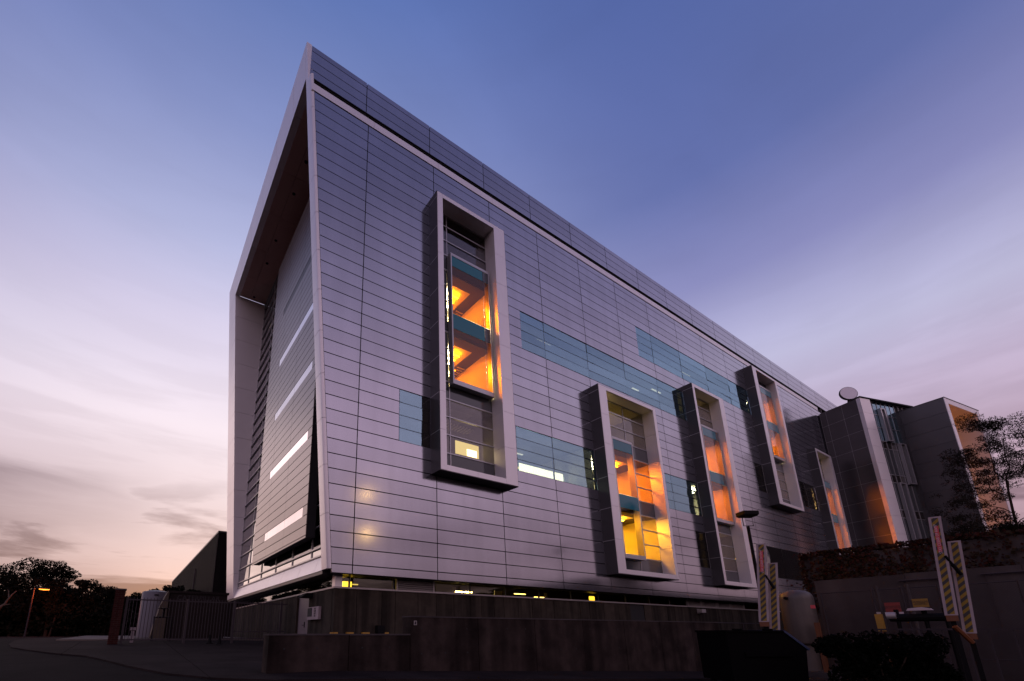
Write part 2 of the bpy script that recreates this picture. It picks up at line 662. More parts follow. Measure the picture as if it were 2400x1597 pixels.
for y in gy:
    bmesh.ops.bisect_plane(bm, geom=bm.verts[:] + bm.edges[:] + bm.faces[:], plane_co=(0, y, 0), plane_no=(0, 1, 0))
cellfaces = {}
for f in bm.faces:
    c = f.calc_center_median()
    cellfaces.setdefault((math.floor((c.x - gx[0]) / STEP), math.floor((c.y - gy[0]) / STEP)), []).append([v.co.copy() for v in f.verts])
bm.free()
for (i, j), fl in cellfaces.items():
    b = bmesh.new()
    for pts in fl:
        q = []
        for p in pts:
            x = min(max(p.x, gx[0] + i * STEP + .009), gx[0] + (i + 1) * STEP - .009)
            y = min(max(p.y, gy[0] + j * STEP + .009), gy[0] + (j + 1) * STEP - .009)
            q.append(b.verts.new((x, y, 0)))
        b.faces.new(q)
    bmesh.ops.remove_doubles(b, verts=b.verts[:], dist=.002)
    for v in b.verts:
        v.co.z = ground_z(v.co.x, v.co.y) + .055
    ex = bmesh.ops.extrude_face_region(b, geom=b.faces[:])
    for v in [e for e in ex['geom'] if isinstance(e, bmesh.types.BMVert)]:
        v.co.z -= .14
    bmesh.ops.recalc_face_normals(b, faces=b.faces[:])
    me = bpy.data.meshes.new('slab')
    b.to_mesh(me)
    b.free()
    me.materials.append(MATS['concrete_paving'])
    link(bpy.data.objects.new('slab', me), pave)

cy = MB()
cy.polyZ([(-8.5, 9.5), (.4, 9.5), (.4, 27.8), (-8.5, 27.8)], lambda x, y: ground_z(x, y) - .1, lambda x, y: ground_z(x, y) + .125)
cy = cy.build('bounce_slab', 'bounce_paving')  # pale slab added to bounce light up to the soffit
cy['kind'] = 'structure'
# ------------------------------------------------------------------ main building
bld = thing('office_building', 'long silver metal panelled building with leaning end wall and framed glowing window boxes', 'building')
ROW = .62
COLW = 3.92
zed = [3.05] + [3.39 + ROW * k for k in range(36)]
zed = [q for q in zed if q < 25.2] + [25.52]
xed = [-3.2, .97] + [.97 + COLW * k for k in range(1, 17)] + [68]
BOXES = [  # x0 x1 z0 z1 | inner x0 x1 | bay x0 x1 z0 z1
    dict(o=(4.62, 9.18, 7.76, 22.98), i=(4.95, 8.42), zi=(8.02, 22.74), bay=(5.71, 8.30, 12.47, 20.06)),
    dict(o=(16.37, 22.32, 4.05, 15.57), i=(17.10, 22.03), zi=(4.31, 15.36), bay=(17.78, 19.84, 5.08, 12.66)),
    dict(o=(28.0, 32.68, 4.06, 19.3), i=(28.27, 31.98), zi=(4.32, 19.05), bay=(29.33, 31.9, 8.76, 16.42)),
    dict(o=(39.85, 44.96, 11.57, 24.88), i=(40.55, 44.55), zi=(11.82, 24.66), bay=(41.95, 44.40, 16.42, 23.75)),
    dict(o=(51.55, 55.82, 4.06, 19.28), i=(51.85, 55.25), zi=(4.32, 19.05), bay=(52.7, 55.15, 8.76, 16.42)),
]
BANDS = [(10.83, 27.95, 16.45, 18.87), (22.62, 39.8, 20.17, 22.6), (2.94, 4.56, 8.97, 11.45), (9.97, 16.34, 8.97, 11.45), (23.76, 27.97, 8.97, 11.45), (26.66, 27.97, 5.25, 7.75),
         (38.32, 39.82, 12.69, 15.2), (47.7, 51.5, 12.72, 15.22), (37.2, 49.3, 5.3, 7.77), (35.3, 37.18, 5.3, 7.77)]
BRIGHT = (35.3, 37.18, 5.3, 7.77)      # pale panels beside the low corner window
holes = []
for b in BOXES:
    o = b['o']
    holes.append((o[0] + .04, o[1] - .04, o[2] + .04, o[3] - .04))
GAP = .040


def lean_clip(rect, off):
    x0, x1, z0, z1 = rect
    poly = [(x0, z0), (x1, z0), (x1, z1), (x0, z1)]
    if x0 < .3:
        poly = clip_half(poly, lambda p: p[0] - (xE(p[1]) + off))
    return poly


CAMP = Vector(cam.location)
pieces = []
for i in range(len(xed) - 1):
    for j in range(len(zed) - 1):
        rs = [(xed[i] + GAP / 2, xed[i + 1] - GAP / 2, zed[j] + GAP / 2, zed[j + 1] - GAP / 2)]
        for h in holes + [(a - .02, b_ + .02, c - .02, d + .02) for a, b_, c, d in BANDS]:
            rs = subtract(rs, h)
        for q in rs:
            p = lean_clip(q, .155)
            if len(p) >= 3 and max(t[0] for t in p) - min(t[0] for t in p) > .06:
                cx_, cz_ = (q[0] + q[1]) / 2, (q[2] + q[3]) / 2
                dd = (Vector((cx_, 0, cz_)) - CAMP).length
                hidden = q[0] > 57.6 and cz_ < 25
                if q[0] > 61:
                    continue
                pieces.append((dd + (1000 if hidden else 0), q, p))
pieces.sort(key=lambda t: t[0])
rest = MB()
for k, (dd, q, p) in enumerate(pieces):
    straight = len(p) == 4 and abs(p[0][0] - q[0]) < 1e-6 and abs(p[3][0] - q[0]) < 1e-6
    if k < 298:
        if straight:
            o = bpy.data.objects.new('facade_panel', box_mesh(q[1] - q[0], .05, q[3] - q[2], 'metal_panel'))
            link(o, bld)
            o.location = ((q[0] + q[1]) / 2, random.uniform(-.001, .001), (q[2] + q[3]) / 2)
            o.rotation_euler = (R(random.gauss(0, .10)), 0, R(random.gauss(0, .02)))
        else:
            MB().polyY(p, 0, .05).build('facade_panel', 'metal_panel', bld)
    else:
        rest.polyY(p, 0, .05)
rest.build('facade_panel', 'metal_panel', bld, kind='stuff')

# dark backing behind the joints, with the openings left out
back = MB()
rects = [(-2.2, 60.5, 3.05, 25.52)]
for h in [(b['o'][0] + .12, b['o'][1] - .12, b['o'][2] + .12, b['o'][3] - .12) for b in BOXES] + BANDS:
    rects = subtract(rects, h)
for q in rects:
    zs_ = [q[2]] + [v for v in np.arange(4, 25.5, 3.0) if q[2] < v < q[3]] + [q[3]]
    for a, b_ in zip(zs_[:-1], zs_[1:]):
        p = lean_clip((q[0], q[1], a, b_), .17)
        if len(p) >= 3:
            back.polyY(p, .07, .20)
back.build('backing_wall', 'black_gap', bld)

# flush window bands, one pane per grid cell
for bi, bd in enumerate(BANDS):
    xs_ = [bd[0]] + [x for x in xed if bd[0] + .15 < x < bd[1] - .15] + [bd[1]]
    if bi == 2:
        xs_ = [2.94, 4.15, 4.56]
    zs_ = [bd[2]] + [q for q in [8.97 + ROW * k for k in range(-6, 24)] if bd[2] + .1 < q < bd[3] - .1] + [bd[3]]
    dark = bi in (5, 6, 7)
    if bi == 9:
        xs_ = [35.3, 36.25, 37.18]
    if bi == 8:
        xs_ = [37.2, 40.4, 43.9, 47.0, 49.3]
        zs_ = [5.3, 7.77]
    for a, b_ in zip(xs_[:-1], xs_[1:]):
        for c, d in zip(zs_[:-1], zs_[1:]):
            if bi == 2 and a > 4:
                mm = 'glass_dark'
            else:
                mm = 'glass_dark' if (dark or bi == 8) else 'glass_bright' if bi == 9 else 'glass_band'
            o = bpy.data.objects.new('window_pane', box_mesh(b_ - a - .03, .012, d - c - .03, mm))
            link(o, bld)
            o.location = ((a + b_) / 2, .025, (c + d) / 2)
            o.rotation_euler = (R(random.gauss(0, .4)), 0, R(random.gauss(0, .3)))
    fr = MB()
    for x in xs_:
        fr.box(x - .02, x + .02, .04, .12, bd[2], bd[3])
    for c in zs_:
        fr.box(bd[0], bd[1], .041, .119, c - .018, c + .018)
    fr.build('window_frame', 'black_gap', bld)

# trim band, dark slot and set-back parapet along the top
for k in range(18):
    a = -1.98 + (.0 if k == 0 else .97 + 1.98 + COLW * (k - 1) + .3)
    b_ = -1.98 + .97 + 1.98 + COLW * k + .3
    MB().box(a + .006, min(b_, 58) - .006, -.03, .25, 25.55, 25.97).build('trim_panel', 'light_metal', bld)
    if b_ > 57:
        break
MB().box(-1.7, 60, .25, .64, 25.6, 25.75).build('gutter', 'black_gap', bld)
MB().box(-1.9, 60, .58, .63, 25.75, 27.2).build('slot_back', 'black_gap', bld)
pz = [26.85, 27.36, 27.95, 28.56, 28.92]
for i in range(len(xed) - 1):
    for j in range(4):
        x0 = max(xed[i], -2.04) + GAP / 2
        x1 = xed[i + 1] - GAP / 2
        o = bpy.data.objects.new('parapet_panel', box_mesh(x1 - x0, .06, pz[j + 1] - pz[j] - GAP, 'metal_panel'))
        link(o, bld)
        o.location = ((x0 + x1) / 2, .35, (pz[j] + pz[j + 1]) / 2)
        o.rotation_euler = (R(random.gauss(0, .06)), 0, 0)
MB().box(-1.95, 68, .43, .64, 26.8, 28.91).build('parapet', 'black_gap', bld)
MB().box(.2, 68, .75, 20.0, 27.1, 27.25).build('roof', 'interior_dark', bld)

# leaning frame of the end wall
def lean_piece(y0, y1, z0, z1, t=None, xin=None):
    a0, a1 = xE(z0), xE(z1)
    b0, b1 = (xin, xin) if xin is not None else (a0 + t, a1 + t)
    return MB().hexa([(a0, y0, z0), (b0, y0, z0), (b0, y1, z0), (a0, y1, z0)], [(a1, y0, z1), (b1, y0, z1), (b1, y1, z1), (a1, y1, z1)])


zt = [3.2] + [5.3 + 1.93 * k for k in range(11)] + [26.6]
sect = [(0, .65), (0, .14), (.012, .08), (.04, .035), (.085, .008), (.14, 0), (.14, .3), (.24, .65)]
for a, b_ in zip(zt[:-1], zt[1:]):
    m_ = MB()
    n = len(sect)
    m_.v = [(xE(a + .008) + x, y, a + .008) for x, y in sect] + [(xE(b_ - .008) + x, y, b_ - .008) for x, y in sect]
    m_.f = [tuple(range(n)), tuple(range(2 * n - 1, n - 1, -1))] + [((i + 1) % n, i, i + n, (i + 1) % n + n) for i in range(n)]
    m_.build('corner_trim', 'light_metal', bld, smooth=True)
m_ = lean_piece(.36, .645, 26.6, 28.95, t=.25)
m_.build('corner_trim', 'light_metal', bld)
yj = [.65, 2.55, 5.79, 9.0, 12.3, 15.43, 18.6, 20.4]
for a, b_ in zip(yj[:-1], yj[1:]):
    lean_piece(a + .01, b_ - .01, 27.0, 28.95, t=.35).build('fascia_panel', 'light_metal', bld)
    if a < 17:
        bb = min(b_, 17.8)
        MB().box(xE(27) + .36, -1.025, a + .01, bb - .01, 27.0, 27.08).build('soffit_panel', 'soffit_bounce_metal', bld)
        MB().box(-1.005, .3, a + .01, bb - .01, 27.0, 27.08).build('soffit_panel', 'soffit_bounce_metal', bld)
MB().hexa([(xE(27.09) + .37, .66, 27.09), (.3, .66, 27.09), (.3, 17.79, 27.09), (xE(27.09) + .37, 17.79, 27.09)], [(xE(27.09) + .37, .66, 27.14), (.3, .66, 27.14), (.3, 17.79, 27.14), (xE(27.09) + .37, 17.79, 27.14)]).build('soffit_core', 'black_gap', bld)
for y in (4.58, 6.88, 10.92, 13.27, 17.32):
    MB().lathe((-.79, y), [(.001, 26.97), (.085, 26.97), (.10, 26.985), (.10, 27.02)], 16).build('downlight', 'black_gap', bld)
zf = [3.2] + [4.9 + 2.02 * k for k in range(11)] + [26.99]
for a, b_ in zip(zf[:-1], zf[1:]):
    lean_piece(17.8, 20.4, a + .008, b_ - .008, xin=.3).build('fin_panel', 'light_metal', bld)
lean_piece(17.86, 20.3, 3.3, 26.9, xin=.28)
core = MB()
core.hexa([(xE(3.3) + .03, 17.85, 3.3), (.25, 17.85, 3.3), (.25, 20.35, 3.3), (xE(3.3) + .03, 20.35, 3.3)],
          [(xE(26.9) + .03, 17.85, 26.9), (.25, 17.85, 26.9), (.25, 20.35, 26.9), (xE(26.9) + .03, 20.35, 26.9)])
core.build('fin_core', 'black_gap', bld)
yl = [.66, 1.6, 3.69, 6.4, 9.1, 12.0, 14.9, 17.79]
for a, b_ in zip(yl[:-1], yl[1:]):
    MB().hexa([(0, a + .012, 3.2), (.35, a + .012, 3.2), (.35, b_ - .012, 3.2), (0, b_ - .012, 3.2)],
              [(.22, a + .012, 3.85), (.35, a + .012, 3.85), (.35, b_ - .012, 3.85), (.22, b_ - .012, 3.85)]).build('ledge_panel', 'light_metal', bld)
# end wall glazing
ym = [.7, 2.6, 5.3, 8.2, 11.3, 14.6, 17.78]
zm = [3.88] + [4.23 + .93 * k for k in range(25)] + [26.98]
fr = MB()
for y in ym:
    fr.box(.20, .30, y - .025, y + .025, 3.86, 26.98)
for q in zm:
    fr.box(.16, .30, .7, 17.78, q - .03, q + .03)
fr.build('window_frame', 'frame_metal', bld)
for i in range(len(ym) - 1):
    for j in range(len(zm) - 1):
        if 1 <= i <= 2 and zm[j] > 5.4:
            continue
        mm = 'glass_bright' if zm[j + 1] < 4.7 or (i >= 3 and zm[j + 1] < 6.2 and i < 5) else 'glass_dark'
        MB().box(.24, .252, ym[i] + .026, ym[i + 1] - .026, zm[j] + .031, zm[j + 1] - .031).build('window_pane', mm, bld)
# projecting metal shield in front of it
RS = .444
zs_ = [4.65] + [4.768 + RS * k for k in range(46)]
zs_ = [q for q in zs_ if q < 25.2] + [25.3]
yS = [1.95, 5.27, 8.45, 11.5]
STR = [6.1, 9.652, 13.204, 16.756, 20.308]
for i in range(3):
    for a, b_ in zip(zs_[:-1], zs_[1:]):
        iss = [t for t in STR if abs(b_ - t) < .06 or abs(a - (t - RS)) < .06]
        segs = [(yS[i], yS[i + 1], 'shield_panel')]
        if iss:
            g_m = 'dark_metal' if iss[0] > 20 else 'white_spandrel'
            if i == 0:
                segs = [(1.95, 2.55, 'shield_panel'), (2.55, 5.27, g_m)]
            elif i == 1:
                segs = [(5.27, 8.45, g_m)]
            else:
                segs = [(8.45, 9.0, g_m), (9.0, 11.5, 'shield_panel')]
        for y0, y1, mm in segs:
            if mm == 'shield_panel':
                o = MB().box(-.30, -.26, y0 + .008, y1 - .008, a + .017, b_ - .017).build('shield_panel', mm, bld)
            else:
                MB().box(-.29, -.28, y0 + .008, y1 - .008, a + .008, b_ - .008).build('window_pane', mm, bld)
MB().box(-.25, .12, 2.0, 11.45, 4.7, 25.25).build('shield_core', 'black_gap', bld)

# soffit under the overhang, base glazing strip, sill, concrete base
MB().box(.36, 60, .06, 1.0, 3.06, 3.20).build('soffit', 'dark_metal', bld)
MB().box(.02, 1.2, .66, 20, 3.06, 3.19).build('soffit', 'dark_metal', bld)
YB = .62
XB = .54
strip = [(.86, 1.16, 'g'), (1.16, 3.12, 'g'), (3.25, 5.14, 'l'), (5.22, 7.15, 'g'), (7.15, 9.3, 'g'), (9.3, 11.6, 'g'), (11.6, 14.0, 'g'), (14.0, 16.3, 'g'), (16.3, 18.8, 'g'), (18.8, 21.2, 'g'),
         (21.2, 23.4, 'g'), (23.4, 25.35, 'g'), (25.5, 27.3, 'l'), (27.45, 29.3, 'l'), (29.5, 31.3, 'l'), (31.5, 33.4, 'l'), (33.6, 36.5, 'g'), (36.5, 40, 'g')]
for a, b_, t in strip:
    if t == 'g':
        MB().box(a + .02, b_ - .02, YB + .05, YB + .062, 2.62, 3.06).build('basement_pane', 'glass_strip', bld)
        MB().box(b_ - .025, b_ + .025, YB + .03, YB + .12, 2.62, 3.06).build('mullion', 'dark_metal', bld)
    else:
        lo = MB()
        lo.box(a, a + .06, YB, YB + .12, 2.62, 3.06)
        lo.box(b_ - .06, b_, YB, YB + .12, 2.62, 3.06)
        lo.box(a + .06, b_ - .06, YB + .11, YB + .12, 2.62, 3.06)
        lv = lo.build('louver_frame', 'sill_metal', bld)
        for k in range(5):
            zz = 2.655 + k * .08
            MB().hexa([(a + .06, YB + .01, zz), (b_ - .06, YB + .01, zz), (b_ - .06, YB + .10, zz + .045), (a + .06, YB + .10, zz + .045)],
                      [(a + .06, YB + .01, zz + .016), (b_ - .06, YB + .01, zz + .016), (b_ - .06, YB + .10, zz + .061), (a + .06, YB + .10, zz + .061)]).build('slat', 'sill_metal', lv)
MB().box(XB, .84, YB, YB + .3, 2.62, 3.06).build('corner_post', 'light_metal', bld)
MB().box(XB - .03, 42, YB - .03, YB + .13, 2.555, 2.62).build('sill', 'sill_metal', bld)
MB().box(XB - .03, XB + .12, YB + .13, 20, 2.556, 2.619).build('sill', 'sill_metal', bld)
for k in range(6):
    a = .95 + k * 3.1
    MB().box(XB + .05, XB + .062, a, a + 3.04, 2.62, 3.06).build('basement_pane', 'glass_dark', bld)
# concrete base: board-formed panels with open joints, a dark doorway between them
x = XB
while x < 42:
    wd = random.choice([.62, .78, .94, 1.1])
    x1 = x + wd
    if 18.0 < x < 20.5:
        x = 20.5
        continue
    if x < 18.0 < x1:
        x1 = 18.0
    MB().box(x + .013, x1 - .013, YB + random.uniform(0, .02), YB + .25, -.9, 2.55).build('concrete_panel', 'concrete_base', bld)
    x = x1
y = YB + .26
while y < 19.5:
    wd = random.choice([.5, .62, .78, .94])
    y1 = y + wd
    if y < 3.53 <= y1:
        y1 = 3.53
    if 3.5 < y < 5.2:
        y = 5.2
        continue
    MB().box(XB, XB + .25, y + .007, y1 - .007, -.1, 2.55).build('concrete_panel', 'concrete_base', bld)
    y = y1
MB().box(XB + .05, 42, YB + .05, YB + .24, -.95, 2.5).build('base_core', 'black_gap', bld)
MB().box(17.9, 20.6, YB + .30, YB + .36, -.9, 2.5).build('doorway', 'black_gap', bld)
door = MB().box(XB + .10, XB + .15, 3.57, 5.16, .30, 2.5).build('door', 'door_paint', bld)
MB().box(XB + .02, XB + .20, 3.53, 3.60, .3, 2.55).build('door_frame', 'door_paint', bld)
hd = MB()
hd.box(XB + .085, XB + .102, 4.20, 4.28, 1.12, 1.36)
hd.tube([(XB + .095, 4.24, 1.22), (XB + .04, 4.24, 1.22), (XB + .04, 4.40, 1.22)], .014, 6)
hd.build('handle', 'black_steel', door)
sg = MB()
for k in range(6):
    sg.box(XB + .096, XB + .102, 3.72, 3.74 + .05 * random.random(), 1.66 + k * .035, 1.685 + k * .035)
sg.build('notice', 'dark_print', door)
wl = MB()
wl.polyY([(0.02, 2.34), (XB, 2.34), (XB, 2.53), (.28, 2.53)], 3.05, 3.6)
wl.build('wall_light', 'black_steel', bld)
wb = MB().box(XB - .12, XB - .005, 1.96, 3.3, 1.42, 1.93).build('notice_box', 'white_paint', bld)
MB().box(XB - .135, XB - .12, 2.72, 3.24, 1.55, 1.90).build('box_opening', 'black_gap', wb)
MX = Matrix.Translation((XB - .126, 2.36, 1.70)) @ Matrix(((0, 0, -1, 0), (-1, 0, 0, 0), (0, 1, 0, 0), (0, 0, 0, 1)))
lettering('FIRE\nPUMP\nDEPT\nUSE', .105, 'dark_print', wb, MX)
for a, b_ in ((.42, .69), (1.06, 1.33), (1.7, 2.0), (2.5, 2.84)):
    o = MB().box(a, b_, YB - .14, YB - .004, .80 + .0, .915).build('bumper_rail', 'yellow_paint', None)
    k = int((a - .4) / .64)
    o['label'] = ['first yellow bumper block from the corner of the concrete base', 'second yellow bumper block from the corner of the concrete base', 'third yellow bumper block from the corner of the concrete base',
                  'yellow bumper block on the concrete base nearest the tall retaining wall'][min(k, 3)]
    o['category'] = 'bumper'
    o['group'] = 'yellow bumper blocks on the concrete base'
mb_ = MB().box(2.3, 2.62, YB - .22, YB - .004, .86, 1.17).build('electrical_cabinet', 'black_steel')
mb_['label'] = 'small black cabinet fixed to the concrete base above a bumper block'
mb_['category'] = 'cabinet'
fl = MB()
fl.box(26.4, 26.9, YB - .38, YB - .05, 2.2, 2.42)
fl.box(26.5, 26.8, YB - .06, YB - .003, 2.15, 2.45)
fl.build('wall_light', 'sill_metal', bld)

# closed dark hull behind the glass
hull = MB()
hull.box(60.4, 60.6, .3, 20, -.9, 26.6)
hull.box(1.0, 60.4, 20.0, 20.2, -.9, 26.6)
hull.box(.4, .6, 17.9, 20.1, 3.2, 26.6)
hull.build('hull', 'interior_dark', bld)
for k in range(6):
    zz = 5.25 + 3.72 * k
    sl = MB().box(.40, 60.3, .35, 19.9, zz - .55, zz)
    sl.build('floor_slab', 'interior_dark', bld)
MB().box(5.0, 5.2, 9.0, 20, 3.3, 26.5).build('partition', 'interior_dark', bld)
MB().box(9.6, 60, 8.5, 8.7, 3.2, 26.5).build('partition', 'interior_dark', bld)

# ------------------------------------------------------------------ framed window boxes
def seg(a, b_, n):
    return [(a + (b_ - a) * i / n, a + (b_ - a) * (i + 1) / n) for i in range(n)]


D = .73
for bi, b in enumerate(BOXES):
    x0, x1, z0, z1 = b['o']
    i0, i1 = b['i']
    zi0, zi1 = b['zi']
    clad = MB()
    t = .03
    clad.box(x0 - t, x0, -D + .02, 0, z0 - t, z1 + t)
    clad.box(x1, x1 + t, -D + .02, 0, z0 - t, z1 + t)
    clad.box(x0, x1, -D + .02, 0, z0 - t, z0)
    clad.box(x0, x1, -D + .02, 0, z1, z1 + t)
    wbx = clad.build('window_box', 'dark_metal', bld)
    jl = MB()
    for zz in np.arange(z0 + 1.86, z1 - .3, 1.86):
        jl.box(x0 - t - .004, x0 - t + .004, -D + .02, 0, zz - .012, zz + .012)
    if jl.v:
        jl.build('cladding_joint', 'frame_metal', wbx)
    nseg = max(2, round((z1 - z0) / 1.86))
    for a, c in seg(z0, z1, nseg):
        MB().box(x0, i0, -D, .06, a + .006, c - .006).build('trim_panel', 'light_metal', wbx)
        MB().box(i1, x1, -D, .06, a + .006, c - .006).build('trim_panel', 'light_metal', wbx)
    for a, c in seg(i0, i1, 2):
        MB().box(a + .006, c - .006, -D + .003, .06, zi1, z1).build('trim_panel', 'light_metal', wbx)
        MB().box(a + .006, c - .006, -D + .003, .06, z0, zi0).build('trim_panel', 'light_metal', wbx)
    # curtain wall at the back of the box
    bx0, bx1, bz0, bz1 = b['bay']
    lines = [zi0 + .02] + [8.97 + .93 * k for k in range(-5, 18) if zi0 + .25 < 8.97 + .93 * k < zi1 - .2] + [zi1 - .02]
    vx = [i0, bx0 + .02, i1] if bi != 1 else [i0, 19.8, i1]
    for q in lines:
        spans = [(i0, i1)]
        if bz0 + .1 < q < bz1 - .1:
            spans = [(i0, bx0)] + ([(bx1, i1)] if bx1 < i1 - .3 else [])
        for a, c in spans:
            MB().box(a, c, .03, .13, q - .028, q + .028).build('transom', 'frame_metal', wbx)
    mu = MB()
    for v in vx[1:-1]:
        for a, c in ((zi0, bz0), (bz1, zi1)) if bi != 1 else ((zi0, zi1),):
            mu.box(v - .022, v + .022, .045, .128, a, c)
    mu.build('mullion', 'frame_metal', wbx)
    for a, c in zip(vx[:-1], vx[1:]):
        for q0, q1 in zip(lines[:-1], lines[1:]):
            mid = (q0 + q1) / 2
            if bx0 - .05 < a + .1 and c - .1 < bx1 + .2 and bz0 < mid < bz1 and not (bi == 1 and a > 19):
                continue          # the bay stands here
            if bi == 1 and a < 19 and bz0 < mid < bz1:
                continue
            fl_ = (mid - 5.25) % 3.72
            spand = fl_ > 2.79
            mm = 'glass_clear'
            if bz0 < mid < bz1:
                mm = 'glass_amber' if (bi != 1 or mid > 8.9) else 'glass_yellow'
            if bi == 0 and c < bx0 + .1 and bz0 < mid < bz1:
                mm = 'spandrel_grey'
            if spand:
                mm = 'spandrel_grey'
            MB().box(a + .024, c - .024, .07, .082, q0 + .03, q1 - .03).build('window_pane', mm, wbx)
    # projecting bay
    yb = -.30
    bf = MB()
    e = .07
    bf.box(bx0, bx0 + e, yb, .03, bz0, bz1)
    bf.box(bx1 - e, bx1, yb, .03, bz0, bz1)
    bf.box(bx0 + e, bx1 - e, yb, .03, bz0, bz0 + .24)
    bf.box(bx0 + e, bx1 - e, yb, .03, bz1 - .16, bz1)
    bay = bf.build('bay_frame', 'frame_metal', wbx)
    fl0 = [5.25 + 3.72 * k for k in range(6) if bz0 - 1 < 5.25 + 3.72 * k < bz1 - 2]
    zlo = bz0 + .24
    lv = []
    for zf_ in fl0:
        lv.append(('c', max(zlo, zf_), zf_ + 2.86))
        lv.append(('s', zf_ + 2.86, min(zf_ + 3.72, bz1 - .16)))
    for t_, a, c in lv:
        if c - a < .1:
            continue
        right = bx1 - e - (.38 if bi in (0, 2) else .0)
        mm = 'spandrel_teal' if t_ == 's' else ('glass_yellow' if (bi == 1 and a < 8.9) else 'glass_amber')
        MB().box(bx0 + e + .01, right - .01, yb + .02, yb + .032, a + .015, c - .015).build('spandrel' if t_ == 's' else 'window_pane', mm, wbx)
        if right < bx1 - e - .1:
            MB().box(right + .01, bx1 - e - .01, yb + .02, yb + .032, a + .015, c - .015).build('spandrel' if t_ == 's' else 'window_pane', 'spandrel_grey' if t_ == 's' else mm, wbx)
    # lit rooms behind the bay, one per floor
    for fi, zf_ in enumerate([5.25 + 3.72 * k for k in range(6)]):
        if zf_ > zi1 - 1 or zf_ + 2 < zi0:
            continue
        inbay = any(abs(zf_ - q) < .1 for q in fl0)
        zc = zf_ + 2.84
        r0, r1 = i0 - .9, i1 + .12
        xs_ = i0 + .66 * (i1 - i0)          # the pale ceiling stops here, a dark one runs on to the right wall
        rm_ = MB()
        rm_.box(r0, xs_ + .6, .75, 6.0, zc, zc + .05)
        rm_.box(r1, r1 + .05, .16, 6.05, zf_ + .01, zc)
        rm_.box(r0 - .05, r0, .16, 6.05, zf_ + .01, zc)
        rm_.box(r0, r1, 6.0, 6.05, zf_ + .01, zc)
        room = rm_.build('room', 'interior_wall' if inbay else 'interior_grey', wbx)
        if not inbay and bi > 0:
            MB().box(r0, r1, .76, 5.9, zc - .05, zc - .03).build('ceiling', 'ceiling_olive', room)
        cb = MB().box(r0, r1, .16, .75, zc - .06, zc + .05)
        cb.box(xs_ + .6, r1, .75, 6.0, zc - .02, zc + .05)
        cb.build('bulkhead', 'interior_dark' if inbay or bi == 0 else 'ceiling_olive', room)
        MB().box(r0, r1 - 1.0, 4.6, 4.7, zf_ + .01, zc - .02).build('partition', 'interior_wall' if inbay else 'interior_grey', room)
        if inbay:
            for k in range(4):
                yy = 1.25 + .42 * k
                MB().box(bx0 + .12, xs_ + .1, yy, yy + .10, zc - .16, zc - .12).build('ceiling_light', 'lamp_tube', room)
            MB().box(r1 - .75, r1 - .45, 2.6, 5.4, zc - .07, zc - .04).build('ceiling_light', 'lamp_soft', room)  # unseen strip added deeper in to brighten the right wall
            for k in range(7):
                MB().box(xs_ + .7, r1 - .1, 2.2 + k * .22, 2.26 + k * .22, zc - .10, zc - .05).build('ceiling_slat', 'frame_metal', room)
        elif bi > 0:
            MB().box(i0 + .2, r1 - .3, 1.6, 2.4, zf_ + .10, zf_ + .16).build('hidden_fill_light', 'lamp_fill_dim', room)  # unseen lamp added below the sightline to brighten the ceiling
        elif abs(zf_ - 8.97) < .1:
            MB().box(6.9, 8.4, 1.2, 1.24, 9.66, 10.36).build('glow_sheet', 'lamp_cream', room)  # glowing sheets stand in for a lit ceiling farther in
            MB().box(7.6, 8.22, 1.15, 1.19, 9.66, 10.02).build('glow_sheet', 'lamp_band', room)
            for k in range(9):
                MB().box(6.6 + k * .2, 6.66 + k * .2, 1.4, 2.0, zc - .5, zc - .45).build('ceiling_slat', 'interior_wall', room)

# bright room behind the band right of the first box, dim lights elsewhere
rm_ = MB()
rm_.box(9.7, 16.2, 8.0, 8.2, 9.0, 11.8)
room = rm_.build('room', 'interior_wall', bld)
MB().box(12.1, 15.8, 2.0, 2.04, 10.0, 10.46).build('glow_sheet', 'lamp_band', room)  # glowing sheet stands in for a lit wall, no lamp here
MB().box(9.75, 16.2, .4, 8.0, 11.77, 11.85).build('ceiling', 'interior_grey', room)
MB().box(14.2, 15.2, 5.0, 5.3, 11.70, 11.76).build('ceiling_light', 'lamp_yellow', room)
for (xx, zz, ln) in ((24.6, 11.7, .9), (12.6, 19.1, .7), (43.0, 7.9, 2.2), (44.6, 7.9, 1.8)):
    MB().box(xx, xx + ln, 4.5, 4.8, zz - .1, zz - .06).build('ceiling_light', 'lamp_yellow', bld)
for (xx, yy, zz, ln) in ((13.6, 1.25, 19.0, 1.3), (24.2, 1.7, 19.0, .8), (25.6, 1.0, 19.0, 1.2), (31.5, 1.5, 22.7, 1.4), (12.6, 3.0, 11.7, .9), (3.7, 2.2, 11.6, .5)):
    MB().box(xx, xx + ln, yy, yy + .10, zz - .10, zz - .06).build('ceiling_light', 'lamp_faint', bld)
for zz in (5.0, 8.2, 11.9, 15.6):
    MB().box(1.2, 2.4, 16.6, 17.2, zz + .2, zz + .25).build('ceiling_light', 'lamp_yellow', bld)
